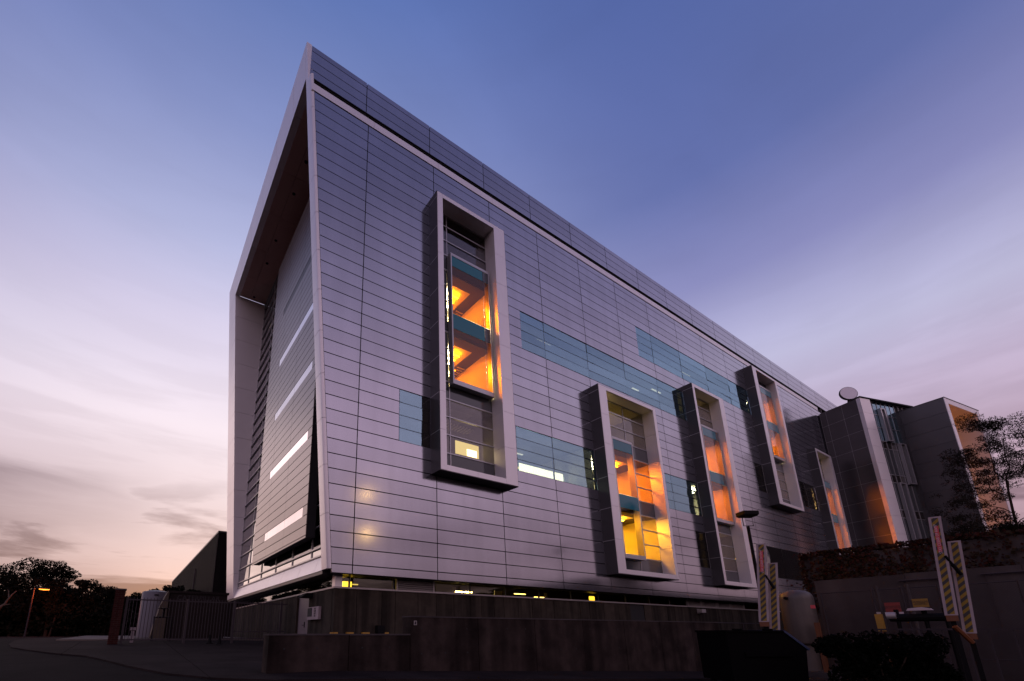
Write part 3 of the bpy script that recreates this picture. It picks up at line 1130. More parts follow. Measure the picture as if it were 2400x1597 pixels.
# basement interior
bs = MB()
bs.box(.8, 24, 6.0, 6.1, .2, 3.04)
bs.build('basement_wall', 'interior_grey', bld)
for (a, b_, y0, z0, z1, mm) in ((1.62, 2.02, 2.4, 2.55, 3.04, 'lamp_yellow'), (2.3, 2.6, 3.0, 2.98, 3.02, 'lamp_cream'), (2.6, 2.9, 3.2, 2.6, 2.68, 'lamp_cream'), (8.4, 9.6, 3.6, 2.99, 3.03, 'lamp_tube'),
                               (10.0, 10.5, 2.2, 2.55, 3.02, 'interior_wall'), (7.2, 7.3, 2.0, 2.5, 3.04, 'interior_wall'), (13.4, 13.55, 1.9, 2.5, 3.04, 'interior_wall'), (15.0, 15.8, 4.2, 2.99, 3.03, 'lamp_soft'),
                               (5.4, 6.9, 3.9, 3.0, 3.03, 'lamp_soft'), (17.6, 18.0, 2.2, 2.6, 3.04, 'lamp_yellow'), (12.2, 13.0, 3.0, 3.0, 3.03, 'lamp_soft')):
    MB().box(a, b_, y0, y0 + .1, z0, z1).build('basement_light' if mm.startswith('lamp') else 'pipe', mm, bld)

# ------------------------------------------------------------------ wing building, turned 16.5 degrees
wing = thing('wing_building', 'dark bronze panelled wing with pale corner fin and glass front, disc on its roof', 'building', (56.77, -3.58, 0), R(-16.5))
wy = [0, 1.45, 3.0, 3.6]
wz = [-1.0] + [.97 + 1.865 * k for k in range(13)] + [25.05]
wz = [q for q in wz if q <= 25.06]
core = MB().box(.05, 8.2, .06, 14, -1, 24.95)
core.build('wing_core', 'black_gap', wing)
for a, b_ in zip(wy[:-1], wy[1:]):
    for c, d in zip(wz[:-1], wz[1:]):
        MB().box(0, .05, a + .012, b_ - .012, c + .012, d - .012).build('wall_panel', 'bronze_panel', wing)
jt = MB()
for a in wy[1:]:
    jt.box(.008, .049, a - .0115, a + .0115, -1, 25)
for c in wz[1:-1]:
    jt.box(.009, .048, 0, 3.6, c - .0115, c + .0115)
jt.build('wall_joint', 'frame_metal', wing)
for c, d in zip(wz[:-1], wz[1:]):
    MB().box(-.01, 1.5, -.30, .05, c + .008, d - .008).build('fin_panel', 'light_metal', wing)
MB().box(-.05, 8.3, -.36, .6, 25.06, 25.2).build('coping', 'black_gap', wing)
gx_ = [1.5 + .68 * k for k in range(11)]
gz_ = [-1, 4.2, 5.1, 8.3, 9.2, 12.1, 12.95, 15.85, 16.7, 19.6, 20.45, 22.0, 23.5, 25.05]
fr = MB()
for x in gx_:
    fr.box(x - .02, x + .02, -.06, .05, -1, 25.05)
for q in gz_:
    fr.box(1.5, 8.3, -.055, .05, q - .025, q + .025)
fr.build('window_frame', 'frame_metal', wing)
for i in range(len(gx_) - 1):
    for j in range(len(gz_) - 1):
        if gx_[i] > 5.4 or gz_[j] < 4:
            continue
        MB().box(gx_[i] + .022, gx_[i + 1] - .022, -.02, -.01, gz_[j] + .027, gz_[j + 1] - .027).build('window_pane', 'glass_band' if gz_[j] > 20 else 'spandrel_grey' if j in (2, 4, 6, 8) else 'glass_dark', wing)
for (a, b_, c, d) in ((2.75, 3.5, 20.4, 24.2), (4.35, 5.3, 15.8, 20.33), (2.6, 3.56, 9.0, 15.8)):
    fr = MB()
    fr.box(a, a + .16, -.35, -.07, c, d)
    fr.box(b_ - .16, b_, -.35, -.07, c, d)
    fr.box(a + .16, b_ - .16, -.35, -.07, d - .1, d)
    fr.box(a + .16, b_ - .16, -.35, -.07, c, c + .1)
    fr.build('fin_frame', 'frame_metal', wing)

# box-shaped end block, turned 9.5 degrees
blk = thing('tube_building', 'grey boxy building end with pale framed open front glowing orange inside', 'building', (61.45, -8.87, 0), R(-9.5))
W_, H_ = 7.6, 24.1
MB().box(.06, W_ - .06, 6.2, 14, -1, H_ - .1).build('block_core', 'black_gap', blk)
bz = [H_ - 1.55 * k for k in range(17)]
for k in range(16):
    a, b_ = bz[k + 1], bz[k]
    if k < 15:
        for y0, y1 in ((.02, 3.4), (3.4, 3.9), (3.9, 9.0)):
            MB().box(0, .06, y0 + .012, y1 - .012, a + .012, b_ - .012).build('wall_panel', 'bronze_panel', blk)
        MB().box(0.0, .62, -.03, .02, a + .006, b_ - .006).build('front_trim', 'light_metal', blk)
        MB().box(W_ - .60, W_, -.03, .02, a + .006, b_ - .006).build('front_trim', 'light_metal', blk)
        MB().box(W_ - .62, W_ - .5, .02, 6.2, a + .008, b_ - .008).build('jamb_panel', 'light_metal', blk)
sh = MB()
sh.box(.06, .55, .02, 6.2, -1, H_ - .58)
sh.box(W_ - .5, W_, .02, 14, -1, H_ - .58)
sh.build('side_wall', 'dark_metal', blk)
MB().box(.06, W_, .02, 14, H_ - .56, H_).build('roof', 'light_metal', blk)
MB().box(.62, W_ - .60, -.03, .02, H_ - .56, H_ - .01).build('front_trim', 'light_metal', blk)
MB().box(-.03, W_ + .03, -.06, 14, H_ + .002, H_ + .07).build('coping', 'dark_metal', blk)
for k in range(5):
    c = 3 + 3.8 * k
    MB().box(.7, W_ - .8, 6.0, 6.05, c, c + 3.6).build('lit_window', 'lamp_orange_dim' if 'lamp_orange_dim' in MATS else emis('lamp_orange_dim', (1.0, .30, .07), 2.6), blk)

# roof dish
dish = thing('satellite_dish', 'white round disc with dark rim standing on the wing roof corner', 'dish', (57.15, -3.0, 26.05))
to_cam = (CAMP - Vector((57.15, -3.0, 26.05))).normalized()
nrm = (to_cam * .80 + Vector((0, 0, 1)) * .38 + Vector((.25, -.3, 0))).normalized()
q_ = nrm.to_track_quat('Z', 'Y').to_matrix().to_4x4()
dm = MB().lathe((0, 0), [(.02, .0), (.30, .015), (.55, .05), (.72, .10), (.76, .12)], 32)
o = dm.build('reflector', 'dish_white', dish, smooth=True)
o.matrix_local = q_
dm = MB().lathe((0, 0), [(.60, -.22), (.74, -.20), (.80, -.05), (.80, .115), (.762, .115), (.74, -.0), (.6, -.0)], 32)
o = dm.build('rim', 'black_steel', dish, smooth=True)
o.matrix_local = q_
dm = MB()
dm.box(.55, 1.0, -.2, .3, -.75, .35)
dm.tube([(0, 0, -.1), (.15, .2, -1.0)], .09, 8)
dm.build('mount', 'dark_metal', dish)

# ------------------------------------------------------------------ low retaining wall by the pavement
lw = thing('retaining_wall', 'low stepped concrete retaining wall beside the pavement in front', 'wall', (-3.38, -5.56, 0))
OW = (-3.38, -5.56, 0)
secs = [(-3.38, -1.5, .875), (-1.5, .19, .87)] + [(.19 + 2.25 * k, min(.19 + 2.25 * (k + 1), 15.9), 1.325 + .004 * k) for k in range(7)]
for a, b_, h in secs:
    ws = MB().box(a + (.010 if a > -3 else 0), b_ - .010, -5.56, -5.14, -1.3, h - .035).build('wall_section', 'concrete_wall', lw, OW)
    MB().box(a + (.003 if a > -3 else -.012), b_ - .003, -5.575, -5.125, h - .035, h).build('coping', 'concrete_smooth', lw, OW)  # added paler cap, sky light on the top edge put into its colour
    th = MB()
    for zz in (h - .32, h - .95):
        for xx in np.arange(a + .35, b_ - .2, .75):
            th.add([(xx + .022 * math.cos(t * math.pi / 4), -5.562, zz + .022 * math.sin(t * math.pi / 4)) for t in range(8)], [tuple(range(8))])
    if th.v:
        th.build('tie_hole', 'black_gap', ws, OW, kind='stuff')
pl_ = MB()
pl_.box(.30, .385, -5.572, -5.558, 1.09, 1.20)
pp = pl_.build('outlet_plate', 'sill_metal', lw, OW)
MB().box(.315, .37, -5.576, -5.573, 1.105, 1.185).build('outlet_cover', 'dark_print', pp, OW)
rl = thing('handrail', 'thin dark handrail continuing the line of the retaining wall', 'handrail', (15.95, -5.35, -.6))
m_ = MB().tube([(15.95, -5.35, 1.33), (21.5, -5.35, 1.33)], .022, 6)
m_.build('rail', 'fence_metal', rl, (15.95, -5.35, -.6))
for xx in (16.0, 18.7, 21.4):
    MB().tube([(xx, -5.35, -1.2), (xx, -5.35, 1.33)], .022, 6).build('post', 'fence_metal', rl, (15.95, -5.35, -.6))

# ------------------------------------------------------------------ picket fence and brick pier
YF = 6.5
fen = thing('picket_fence', 'dark metal picket fence between brick pier and building', 'fence', (-6.1, YF, .4))
OF = (-6.1, YF, .4)
MB().box(-6.15, .5, YF - .02, YF + .02, 2.20, 2.25).build('rail', 'fence_metal', fen, OF)
MB().box(-6.15, .5, YF - .02, YF + .02, .60, .65).build('rail', 'fence_metal', fen, OF)
MB().box(-2.0, .5, YF - .021, YF + .021, .93, .97).build('rail', 'fence_metal', fen, OF)
for xx in (-6.12, -3.86, -1.92, .2):
    MB().box(xx - .045, xx + .045, YF - .045, YF + .045, .30, 2.32).build('post', 'fence_metal', fen, OF)
pk = MB().box(-.011, .011, -.011, .011, -.86, .90)
me = bpy.data.meshes.new('picket')
me.from_pydata(pk.v, [], pk.f)
me.materials.append(MATS['fence_metal'])
for k in range(52):
    xx = -6.02 + k * .122
    if xx > .14 or min(abs(xx - p) for p in (-6.12, -3.86, -1.92, .2)) < .055:
        continue
    o = bpy.data.objects.new('picket', me)
    link(o, fen)
    o.location = (xx + 6.1, 0, 1.42 - .4)
pier = thing('brick_pier', 'square dark red brick pier at the end of the picket fence', 'pier', (-6.4, YF, .4))
OP = (-6.4, YF, .4)
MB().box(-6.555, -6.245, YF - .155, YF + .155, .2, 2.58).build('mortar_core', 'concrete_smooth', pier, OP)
for c in range(30):
    zz = .38 + c * .0735
    for s_ in range(4):
        off = .0 if c % 2 else .11
        for a in ((-.17, -.17 + .10 + off), (-.17 + .11 + off, .17)):
            bx = MB()
            pr_ = random.uniform(0, .004)
            if s_ == 0:
                bx.box(-6.4 + a[0], -6.4 + a[1], YF - .172 - pr_, YF - .10, zz, zz + .064)
            elif s_ == 1:
                bx.box(-6.4 - .173 - pr_, -6.4 - .10, YF + a[0], YF + a[1], zz, zz + .064)
            else:
                continue
            bx.build('brick', 'brick_red', pier, OP)
MB().box(-6.6, -6.2, YF - .2, YF + .2, 2.58, 2.64).build('cap', 'concrete_smooth', pier, OP)

for k, (xx, lab) in enumerate(((-3.02, 'small black cone at the foot of the fence, the one farther from the building'), (-2.72, 'small black cone at the foot of the fence, the one nearer the building'))):
    o = MB()
    yy = 5.2 - k * .5
    gz = ground_z(xx, yy) + .1
    o.box(xx - .13, xx + .13, yy - .13, yy + .13, gz, gz + .035)
    o.lathe((xx, yy), [(.09, gz + .03), (.05, gz + .2), (.025, gz + .36)], 12)
    o = o.build('traffic_cone', 'black_steel')
    o['label'] = lab
    o['category'] = 'cone'
    o['group'] = 'black cones at the foot of the fence'

# ------------------------------------------------------------------ things behind the fence
tk = thing('storage_tank', 'white upright cylindrical tank with domed top behind the picket fence', 'tank', (-4.65, 18.6, .4))
m_ = MB().lathe((-4.65, 18.6), [(.78, .5), (.78, 3.40), (.74, 3.46), (.5, 3.53), (.2, 3.57), (.02, 3.58)], 36)
m_.build('tank_body', 'white_tank', tk, (-4.65, 18.6, .4), smooth=True)
m_ = MB().lathe((-4.65, 18.6), [(.80, .3), (.82, .36), (.82, .5), (.78, .5)], 36)
m_.build('tank_base', 'concrete_smooth', tk, (-4.65, 18.6, .4))
m_ = MB()
m_.box(-4.75, -4.5, 17.76, 17.84, 3.20, 3.28)
m_.build('nameplate', 'dark_print', tk, (-4.65, 18.6, .4))
gen = thing('generator', 'large dark generator housing with raised lettering behind the picket fence', 'generator', (-2.75, 12.5, .4), R(0))
OG = (-2.75, 12.5, .4)
MB().box(-4.25, -1.28, 12.5, 14.3, .5, 3.0).build('housing', 'generator_paint', gen, OG)
MB().box(-4.32, -1.21, 12.42, 14.4, 3.0, 3.12).build('roof', 'generator_paint', gen, OG)
MB().box(-4.3, -1.23, 12.46, 14.3, .3, .5).build('skid', 'black_steel', gen, OG)
MX = Matrix.Translation((-.02, -.006, 2.36)) @ Matrix(((1, 0, 0, 0), (0, 0, -1, 0), (0, 1, 0, 0), (0, 0, 0, 1)))
lettering('CATERPILLAR', .36, 'dark_print', gen, MX)
for k in range(4):
    MB().box(-4.15 + k * .72, -3.52 + k * .72, 12.48, 12.497, .7, 2.4).build('panel', 'generator_paint', gen, OG)
tp = MB()
tp.polyY([(-4.95, .5), (-4.28, .5), (-4.28, 3.02), (-4.36, 3.02), (-4.62, 2.3), (-4.8, 1.3)], 12.2, 13.6)
tp = tp.build('tarpaulin', 'tan_tarp')
tp['label'] = 'tan tarpaulin sloping down beside the dark generator and white tank'
tp['category'] = 'tarpaulin'
pu = thing('valve_assembly', 'black valve wheel and pipework in front of the white tank', 'valve', (-4.6, 9.0, .45))
OV = (-4.6, 9.0, .45)
m_ = MB()
m_.tube([(-4.95, 9, .5), (-4.95, 9, 1.6), (-4.25, 9, 1.6), (-4.25, 9, .5)], .06, 8)
m_.tube([(-4.6, 9, 1.6), (-4.6, 9, 2.0)], .045, 8)
m_.build('pipe', 'black_steel', pu, OV)
MB().lathe((-4.6, 9), [(.05, 1.98), (.26, 1.99), (.28, 2.02), (.05, 2.04)], 20).build('wheel', 'black_steel', pu, OV)
st = thing('marker_post', 'short white topped marker post behind the picket fence near the pier', 'post', (-5.75, 7.6, .45))
MB().box(-5.81, -5.69, 7.54, 7.66, .4, .98).build('post', 'white_paint', st, (-5.75, 7.6, .45))
MB().box(-5.86, -5.64, 7.51, 7.69, 1.0, 1.12).build('cap', 'white_paint', st, (-5.75, 7.6, .45))

wh = thing('corrugated_warehouse', 'dark corrugated metal warehouse behind the leaning end wall', 'building', (0, 28, .4))
OWH = (0, 28, .4)
cor = MB()
yy = 28.0
pts = []
while yy < 78:
    pts += [(0.0, yy), (0.0, yy + .16), (.06, yy + .22), (.06, yy + .38)]
    yy += .44
n = len(pts)
cor.v = [(x, y, 3.9) for x, y in pts] + [(x, y, 9.75) for x, y in pts]
cor.f = [(i + 1, i, i + n, i + 1 + n) for i in range(n - 1)]
cor.build('corrugated_wall', 'corrugated', wh, OWH)
MB().box(.07, 12, 28.02, 78, .2, 9.7).build('warehouse_body', 'corrugated', wh, OWH)
MB().box(-.03, 12.05, 27.95, 78.1, 9.75, 9.9).build('roof_edge', 'dark_metal', wh, OWH)
MB().box(.0, 12, 28.0, 78, .2, 3.85).build('base_wall', 'generator_paint', wh, OWH)
MB().tube([(-.1, 42, .6), (-.1, 42, 8.0)], .07, 8).build('downpipe', 'fence_metal', wh, OWH)
MB().box(-.02, .02, 27.96, 28.0, 3.9, 9.75).build('corner_trim', 'fence_metal', wh, OWH)

# ------------------------------------------------------------------ right-hand yard
gzr = -.75
pole = thing('floodlight_pole', 'slim black pole with a square floodlight head in a bracket', 'lamp post', (19.55, -5.95, gzr))
OPL = (19.55, -5.95, gzr)
MB().tube([(19.55, -5.95, gzr - .2), (19.55, -5.95, 6.02)], [.085, .07], 10).build('pole', 'black_steel', pole, OPL, smooth=True)
m_ = MB()
m_.tube([(19.38, -5.84, 6.55), (19.38, -5.84, 6.05), (19.78, -6.1, 6.05), (19.78, -6.1, 6.55)], .022, 6)
m_.build('bracket', 'black_steel', pole, OPL)
hd_ = MB()
ang = R(-32)


def rot2(px, py, c, a):
    return (c[0] + px * math.cos(a) - py * math.sin(a), c[1] + px * math.sin(a) + py * math.cos(a))


lo_ = [rot2(a, b_, (19.6, -6.0), ang) for a, b_ in ((-.3, -.24), (.3, -.24), (.3, .24), (-.3, .24))]
hi_ = [rot2(a, b_, (19.6, -6.0), ang) for a, b_ in ((-.37, -.30), (.37, -.30), (.37, .30), (-.37, .30))]
hd_.hexa([(x, y, 6.50) for x, y in lo_], [(x, y, 6.58) for x, y in hi_])
hd_.hexa([(x, y, 6.58) for x, y in hi_], [(x, y, 6.76) for x, y in hi_])
hd_.build('lamp_head', 'black_steel', pole, OPL)
MB().polyZ([rot2(a, b_, (19.6, -6.0), ang) for a, b_ in ((-.22, -.18), (.22, -.18), (.22, .18), (-.22, .18))], 6.485, 6.499).build('lens', 'tan_tarp', pole, OPL)

pt = thing('pressure_tank', 'beige upright pressure tank with domed top beside the striped posts', 'tank', (18.5, -7.65, gzr))
OT = (18.5, -7.65, gzr)
prof = [(.36, .36), (.56, .46), (.60, .60), (.60, 2.30), (.585, 2.42), (.52, 2.55), (.38, 2.64), (.18, 2.69), (.02, 2.70)]
MB().lathe((18.5, -7.65), prof, 36).build('tank_body', 'beige_tank', pt, OT, smooth=True)
MB().lathe((18.5, -7.65), [(.40, gzr), (.40, .45)], 24).build('skirt', 'beige_tank', pt, OT, smooth=True)
m_ = MB()
dv = (Vector((CAMP.x, CAMP.y, 0)) - Vector((18.5, -7.65, 0))).normalized()
tv = Vector((-dv.y, dv.x, 0))
cc = Vector((18.5, -7.65, 0)) + dv * .42 + tv * .44
m_.add([tuple(cc + tv * a + dv * (-.2 * a) + Vector((0, 0, zz))) for a, zz in ((-.14, 1.88), (.14, 1.88), (.14, 2.02), (-.14, 2.02))], [(0, 1, 2, 3)])
m_.build('label_plate', 'red_print', pt, OT)
MB().tube([tuple(Vector((18.5, -7.65, 2.33)) + dv * .5 - tv * .3), tuple(Vector((18.5, -7.65, 2.33)) + dv * .68 - tv * .36)], .06, 10).build('nozzle', 'black_steel', pt, OT)
kb = thing('tank_plinth', 'pale concrete plinth under the beige pressure tank', 'plinth', (18.5, -7.65, gzr))
MB().box(17.6, 19.5, -8.6, -6.8, gzr - .3, gzr + .0 + .12).build('plinth_block', 'concrete_smooth', kb, OT)


# striped gate posts in pairs
def gate_pair(name, label, A_, B_, width, zA, zB, withtext):
    """A_: (x, y, lean_x, lean_y) of the taller rear post, zA=(z0, z1)"""
    t_ = thing(name, label, 'barrier', (A_[0], A_[1], gzr), 0, 'striped barrier posts in the yard')
    OO = (A_[0], A_[1], gzr)
    face = (Vector((CAMP.x, CAMP.y, 0)) - Vector((A_[0], A_[1], 0))).normalized()
    sidev = Vector((-face.y, face.x, 0))       # to the right seen from the camera
    for (px, py, lx, ly), (z0, z1), txt in ((A_, zA, withtext), (B_, zB, None)):
        ex = sidev
        lean = Vector((lx, ly, 0))
        h = z1 - z0

        def P(u, v, d):
            return Vector((px, py, 0)) + ex * u + face * d + Vector((0, 0, z0 + v * h)) + lean * v
        hw = width / 2
        pm = MB()
        pm.add([P(-hw, 0, 0), P(hw, 0, 0), P(hw, 0, -.12), P(-hw, 0, -.12), P(-hw, 1, 0), P(hw, 1, 0), P(hw, 1, -.12), P(-hw, 1, -.12)],
               [(0, 3, 2, 1), (4, 5, 6, 7), (0, 1, 5, 4), (1, 2, 6, 5), (2, 3, 7, 6), (3, 0, 4, 7)])
        post = pm.build('post', 'white_paint', t_, OO)
        s_ = width * .27
        v0, v1 = .012, .985
        m1 = MB()
        m1.add([P(-s_, v0, .004), P(s_, v0, .004), P(s_, v1, .004), P(-s_, v1, .004)], [(0, 1, 2, 3)])
        m1.build('reflective_strip', 'hazard_yellow', post, OO)
        m2 = MB()
        per = .205
        nst = int(h / per) + 2
        for k in range(-1, nst):
            zz = k * per
            poly = [(-s_, zz), (s_, zz + s_ * 2.0), (s_, zz + s_ * 2.0 + per * .5), (-s_, zz + per * .5)]
            poly = clip_half(poly, lambda p: p[1] - v0 * h)
            poly = clip_half(poly, lambda p: v1 * h - p[1])
            if len(poly) >= 3:
                m2.add([P(u, v / h, .007) for u, v in poly], [tuple(range(len(poly)))])
        m2.build('hazard_stripe', 'hazard_black', post, OO)
        if txt:
            m3 = MB()
            va, vb = .63, .90
            m3.add([P(-s_ * .62, va, .010), P(s_ * .62, va, .010), P(s_ * .62, vb, .010), P(-s_ * .62, vb, .010)], [(0, 1, 2, 3)])
            m3.build('warning_label', 'red_print', post, OO)
            up = (P(0, 1, 0) - P(0, 0, 0)).normalized()
            zx = up
            zy = -ex
            zn = zx.cross(zy).normalized()
            if zn.dot(face) < 0:
                zy = -zy
                zn = -zn
            c_ = P(0, (va + vb) / 2, .013) - Vector(OO)
            MX_ = Matrix((( zx.x, zy.x, zn.x, c_.x), (zx.y, zy.y, zn.y, c_.y), (zx.z, zy.z, zn.z, c_.z), (0, 0, 0, 1)))
            lettering(txt, .088, 'pale_print', post, MX_)
        # orange hinge under the post
        hm = MB()
        c0 = Vector((px, py, 0))
        a_ = [c0 + ex * u + face * d for u, d in ((-hw * .9, .03), (hw * .9, .03), (hw * .9, -.2), (-hw * .9, -.2))]
        hm.add([p + Vector((0, 0, z0 - .16)) for p in a_] + [p + Vector((0, 0, z0 - .004)) for p in a_], [(0, 3, 2, 1), (4, 5, 6, 7), (0, 1, 5, 4), (1, 2, 6, 5), (2, 3, 7, 6), (3, 0, 4, 7)])
        hm.build('hinge_base', 'orange_paint', t_, OO)
        hm = MB()
        b_ = [c0 + ex * u + face * d for u, d in ((-.05, -.05), (.05, -.05), (.05, -.15), (-.05, -.15))]
        hm.add([p + Vector((0, 0, gzr - .3)) for p in b_] + [p + Vector((0, 0, z0 - .16)) for p in b_], [(0, 3, 2, 1), (4, 5, 6, 7), (0, 1, 5, 4), (1, 2, 6, 5), (2, 3, 7, 6), (3, 0, 4, 7)])
        hm.build('pedestal', 'black_steel', t_, OO)
    # gas strut between the two posts
    a0 = Vector((A_[0] + A_[2] * .58, A_[1] + A_[3] * .58, zA[0] + (zA[1] - zA[0]) * .585)) + face * .06 + sidev * width * .3
    b0 = Vector((B_[0] + B_[2] * .62, B_[1] + B_[3] * .62, zB[0] + (zB[1] - zB[0]) * .62)) + face * .10 + sidev * width * .1
    mid = a0.lerp(b0, .45)
    MB().tube([a0, mid], .03, 8).build('strut', 'black_steel', t_, OO)
    MB().tube([mid, b0], .045, 8).build('strut', 'black_steel', t_, OO)
    xb = MB().tube([(A_[0], A_[1], zA[0] - .3), (B_[0], B_[1], zB[0] - .25)], .06, 6)
    xb.build('cross_beam', 'orange_paint', t_, OO)
    return t_


gate_pair('barrier_posts', 'pair of striped white posts beside the floodlight pole and beige tank', (13.10, -8.41, .36, -.22), (13.37, -8.58, .33, -.2), .30, (1.27, 4.09), (.90, 3.37), 'STAY CLEAR OF RAMP')
gate_pair('barrier_posts', 'pair of striped white posts in front of the ivy wall near the tree', (13.53, -12.80, .27, -.17), (13.83, -13.0, .26, -.17), .255, (1.37, 4.22), (.88, 3.49), 'STAY CLEAR OF RAMP')

# concrete wall, chain link fence, ivy wall
cw = thing('concrete_wall', 'plain grey concrete wall behind the chain link fence', 'wall', (21, -7.63, gzr))
OC = (21, -7.63, gzr)
for k in range(6):
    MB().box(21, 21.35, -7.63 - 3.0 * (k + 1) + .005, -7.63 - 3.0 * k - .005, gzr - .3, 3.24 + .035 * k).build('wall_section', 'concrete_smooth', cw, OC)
for (a, b_, zz) in ((-11.65, -10.45, 2.98), (-14.6, -12.65, 3.02)):
    m_ = MB().tube([(20.9, a, zz), (20.9, b_, zz)], .035, 6)
    m_.tube([(20.92, b_ - .1, zz), (20.92, b_ - .1, 1.0)], .015, 5)
    m_.tube([(20.92, a + .1, zz), (20.92, a + .1, 2.2)], .015, 5)
    m_.build('conduit', 'fence_metal', cw, OC)
cf_ = thing('chain_link_fence', 'black chain link fence with steel gate posts in front of the concrete wall', 'fence', (19.3, -8.2, gzr))
OCF = (19.3, -8.2, gzr)
XF = 19.3
for yy, r_, hh in ((-8.28, .035, 2.56), (-9.92, .04, 2.68), (-10.08, .055, 2.72), (-10.78, .04, 2.66), (-10.95, .055, 2.72), (-11.75, .04, 2.62), (-13.6, .035, 2.64), (-16.2, .035, 2.66)):
    MB().tube([(XF, yy, gzr - .2), (XF, yy, hh)], r_, 8).build('post', 'fence_metal' if r_ < .05 else 'concrete_smooth', cf_, OCF)
MB().tube([(XF, -7.75, 2.54), (XF, -16.2, 2.62)], .022, 6).build('rail', 'fence_metal', cf_, OCF)
MB().tube([(XF, -7.75, .0), (XF, -16.2, .0)], .02, 6).build('rail', 'fence_metal', cf_, OCF)
cm = MB()
H0, H1, Y0, Y1 = -.5, 2.54, -16.2, -8.2
hh = H1 - H0
sp = .085
y = Y0 - hh
while y < Y1:
    for sgn in (1, -1):
        if sgn == 1:
            a, b_ = (y, H0), (y + hh, H1)
        else:
            a, b_ = (y, H1), (y + hh, H0)
        p, q = Vector((0, a[0], a[1])), Vector((0, b_[0], b_[1]))
        d = q - p
        t0 = max(0, (Y0 - p.y) / d.y)
        t1 = min(1, (Y1 - p.y) / d.y)
        if t1 > t0 + .01:
            p2, q2 = p + d * t0, p + d * t1
            nv = Vector((0, -d.z, d.y)).normalized() * .0035
            x = XF + .004 * sgn
            cm.add([(x, p2.y - nv.y, p2.z - nv.z), (x, p2.y + nv.y, p2.z + nv.z), (x, q2.y + nv.y, q2.z + nv.z), (x, q2.y - nv.y, q2.z - nv.z),
                    (x + .006, p2.y, p2.z), (x + .006, q2.y, q2.z)], [(0, 1, 2, 3), (1, 4, 5, 2), (4, 0, 3, 5)])
    y += sp
cm.build('chain_mesh', 'fence_metal', cf_, OCF, kind='stuff')

rs_ = thing('gate_sign', 'red rectangular warning sign wired to the chain link gate', 'sign', (19.2, -10.43, 1.85))
OS = (19.2, -10.43, 1.85)
MB().box(19.20, 19.215, -10.66, -10.22, 1.68, 2.04).build('sign_board', 'red_sign', rs_, OS)
MB().box(19.205, 19.22, -10.70, -10.18, 1.60, 1.675).build('lower_board', 'pale_print', rs_, OS)
FX = Matrix(((0, 0, -1, 0), (-1, 0, 0, 0), (0, 1, 0, 0), (0, 0, 0, 1)))
lettering('KEEP ENTRANCE\nDO NOT BLOCK', .062, 'dark_print', rs_, Matrix.Translation((-.004, -.01, .01)) @ FX)
ysn = thing('gate_sign', 'yellow rectangular notice wired to the chain link gate', 'sign', (19.2, -11.22, 1.95))
OS = (19.2, -11.22, 1.95)
MB().box(19.20, 19.215, -11.42, -11.0, 1.83, 2.14).build('sign_board', 'yellow_sign', ysn, OS)
lettering('THIS AREA IS UNDER\nVIDEO SURVEILLANCE\nAUTHORIZED\nPERSONNEL ONLY', .043, 'dark_print', ysn, Matrix.Translation((-.004, .01, .035)) @ FX)
yb_ = thing('yellow_standpipe', 'short yellow standpipe box beside the chain link gate post', 'standpipe', (18.8, -10.1, gzr))
OY = (18.8, -10.1, gzr)
MB().box(18.70, 18.86, -10.18, -9.98, .95, 1.60).build('box_body', 'yellow_paint', yb_, OY)
MB().box(18.72, 18.84, -10.15, -10.05, 1.6, 1.68).build('cap', 'sill_metal', yb_, OY)
MB().tube([(18.78, -10.08, gzr - .2), (18.78, -10.08, .95)], .06, 8).build('leg', 'orange_paint', yb_, OY)
ob = MB().box(17.85, 18.0, -8.45, -8.3, gzr - .1, 1.30).build('bollard', 'orange_paint')
ob['label'] = 'thin orange bollard between the beige tank and the chain link fence'
ob['category'] = 'bollard'
bv = thing('backflow_valve', 'black pipework with grey drum and pale hood behind the right striped posts', 'valve', (17.8, -11.2, gzr))
OB = (17.8, -11.2, gzr)
m_ = MB()
m_.tube([(17.8, -10.6, 1.42), (17.8, -12.1, 1.42)], .14, 10)
for yy in (-10.8, -11.5, -12.0):
    m_.tube([(17.8, yy, gzr - .1), (17.8, yy, 1.4)], .06, 8)
    m_.tube([(17.8, yy, 1.4), (17.8, yy, 1.72)], .07, 8)
m_.build('pipe', 'black_steel', bv, OB)
MB().tube([(17.7, -10.55, 1.50), (17.7, -10.8, 1.50)], .12, 14).build('drum', 'sill_metal', bv, OB)
MB().polyX([(-11.75, 1.66), (-11.1, 1.66), (-11.15, 1.74), (-11.5, 1.77), (-11.7, 1.72)], 17.62, 17.8).build('hood', 'pale_print', bv, OB)
m_ = MB()
m_.box(17.3, 17.42, -14.5, -10.3, .98, 1.04)
for k in range(9):
    m_.box(17.34, 17.38, -14.4 + k * .5, -14.36 + k * .5, gzr, .98)
m_ = m_.build('guard_rail', 'fence_metal')
m_['label'] = 'low dark guard rail in front of the chain link fence'
m_['category'] = 'rail'

kc = MB()
kc.polyZ([(14.2, -10.9), (17.4, -12.9), (17.5, -12.75), (14.3, -10.75)], gzr - .3, gzr + .12)
kc = kc.build('kerb', 'concrete_smooth')
kc['kind'] = 'structure'

iw = thing('ivy_wall', 'tall concrete wall covered with reddish ivy below the wing', 'wall', (24, -6.45, gzr))
OI = (24, -6.45, gzr)
for k in range(6):
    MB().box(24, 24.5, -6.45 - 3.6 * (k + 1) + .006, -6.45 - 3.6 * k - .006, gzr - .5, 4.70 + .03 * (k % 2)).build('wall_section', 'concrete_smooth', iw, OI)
MB().box(24.51, 58, -30, -6.6, -2, 4.4).build('bank', 'soil', iw, OI)


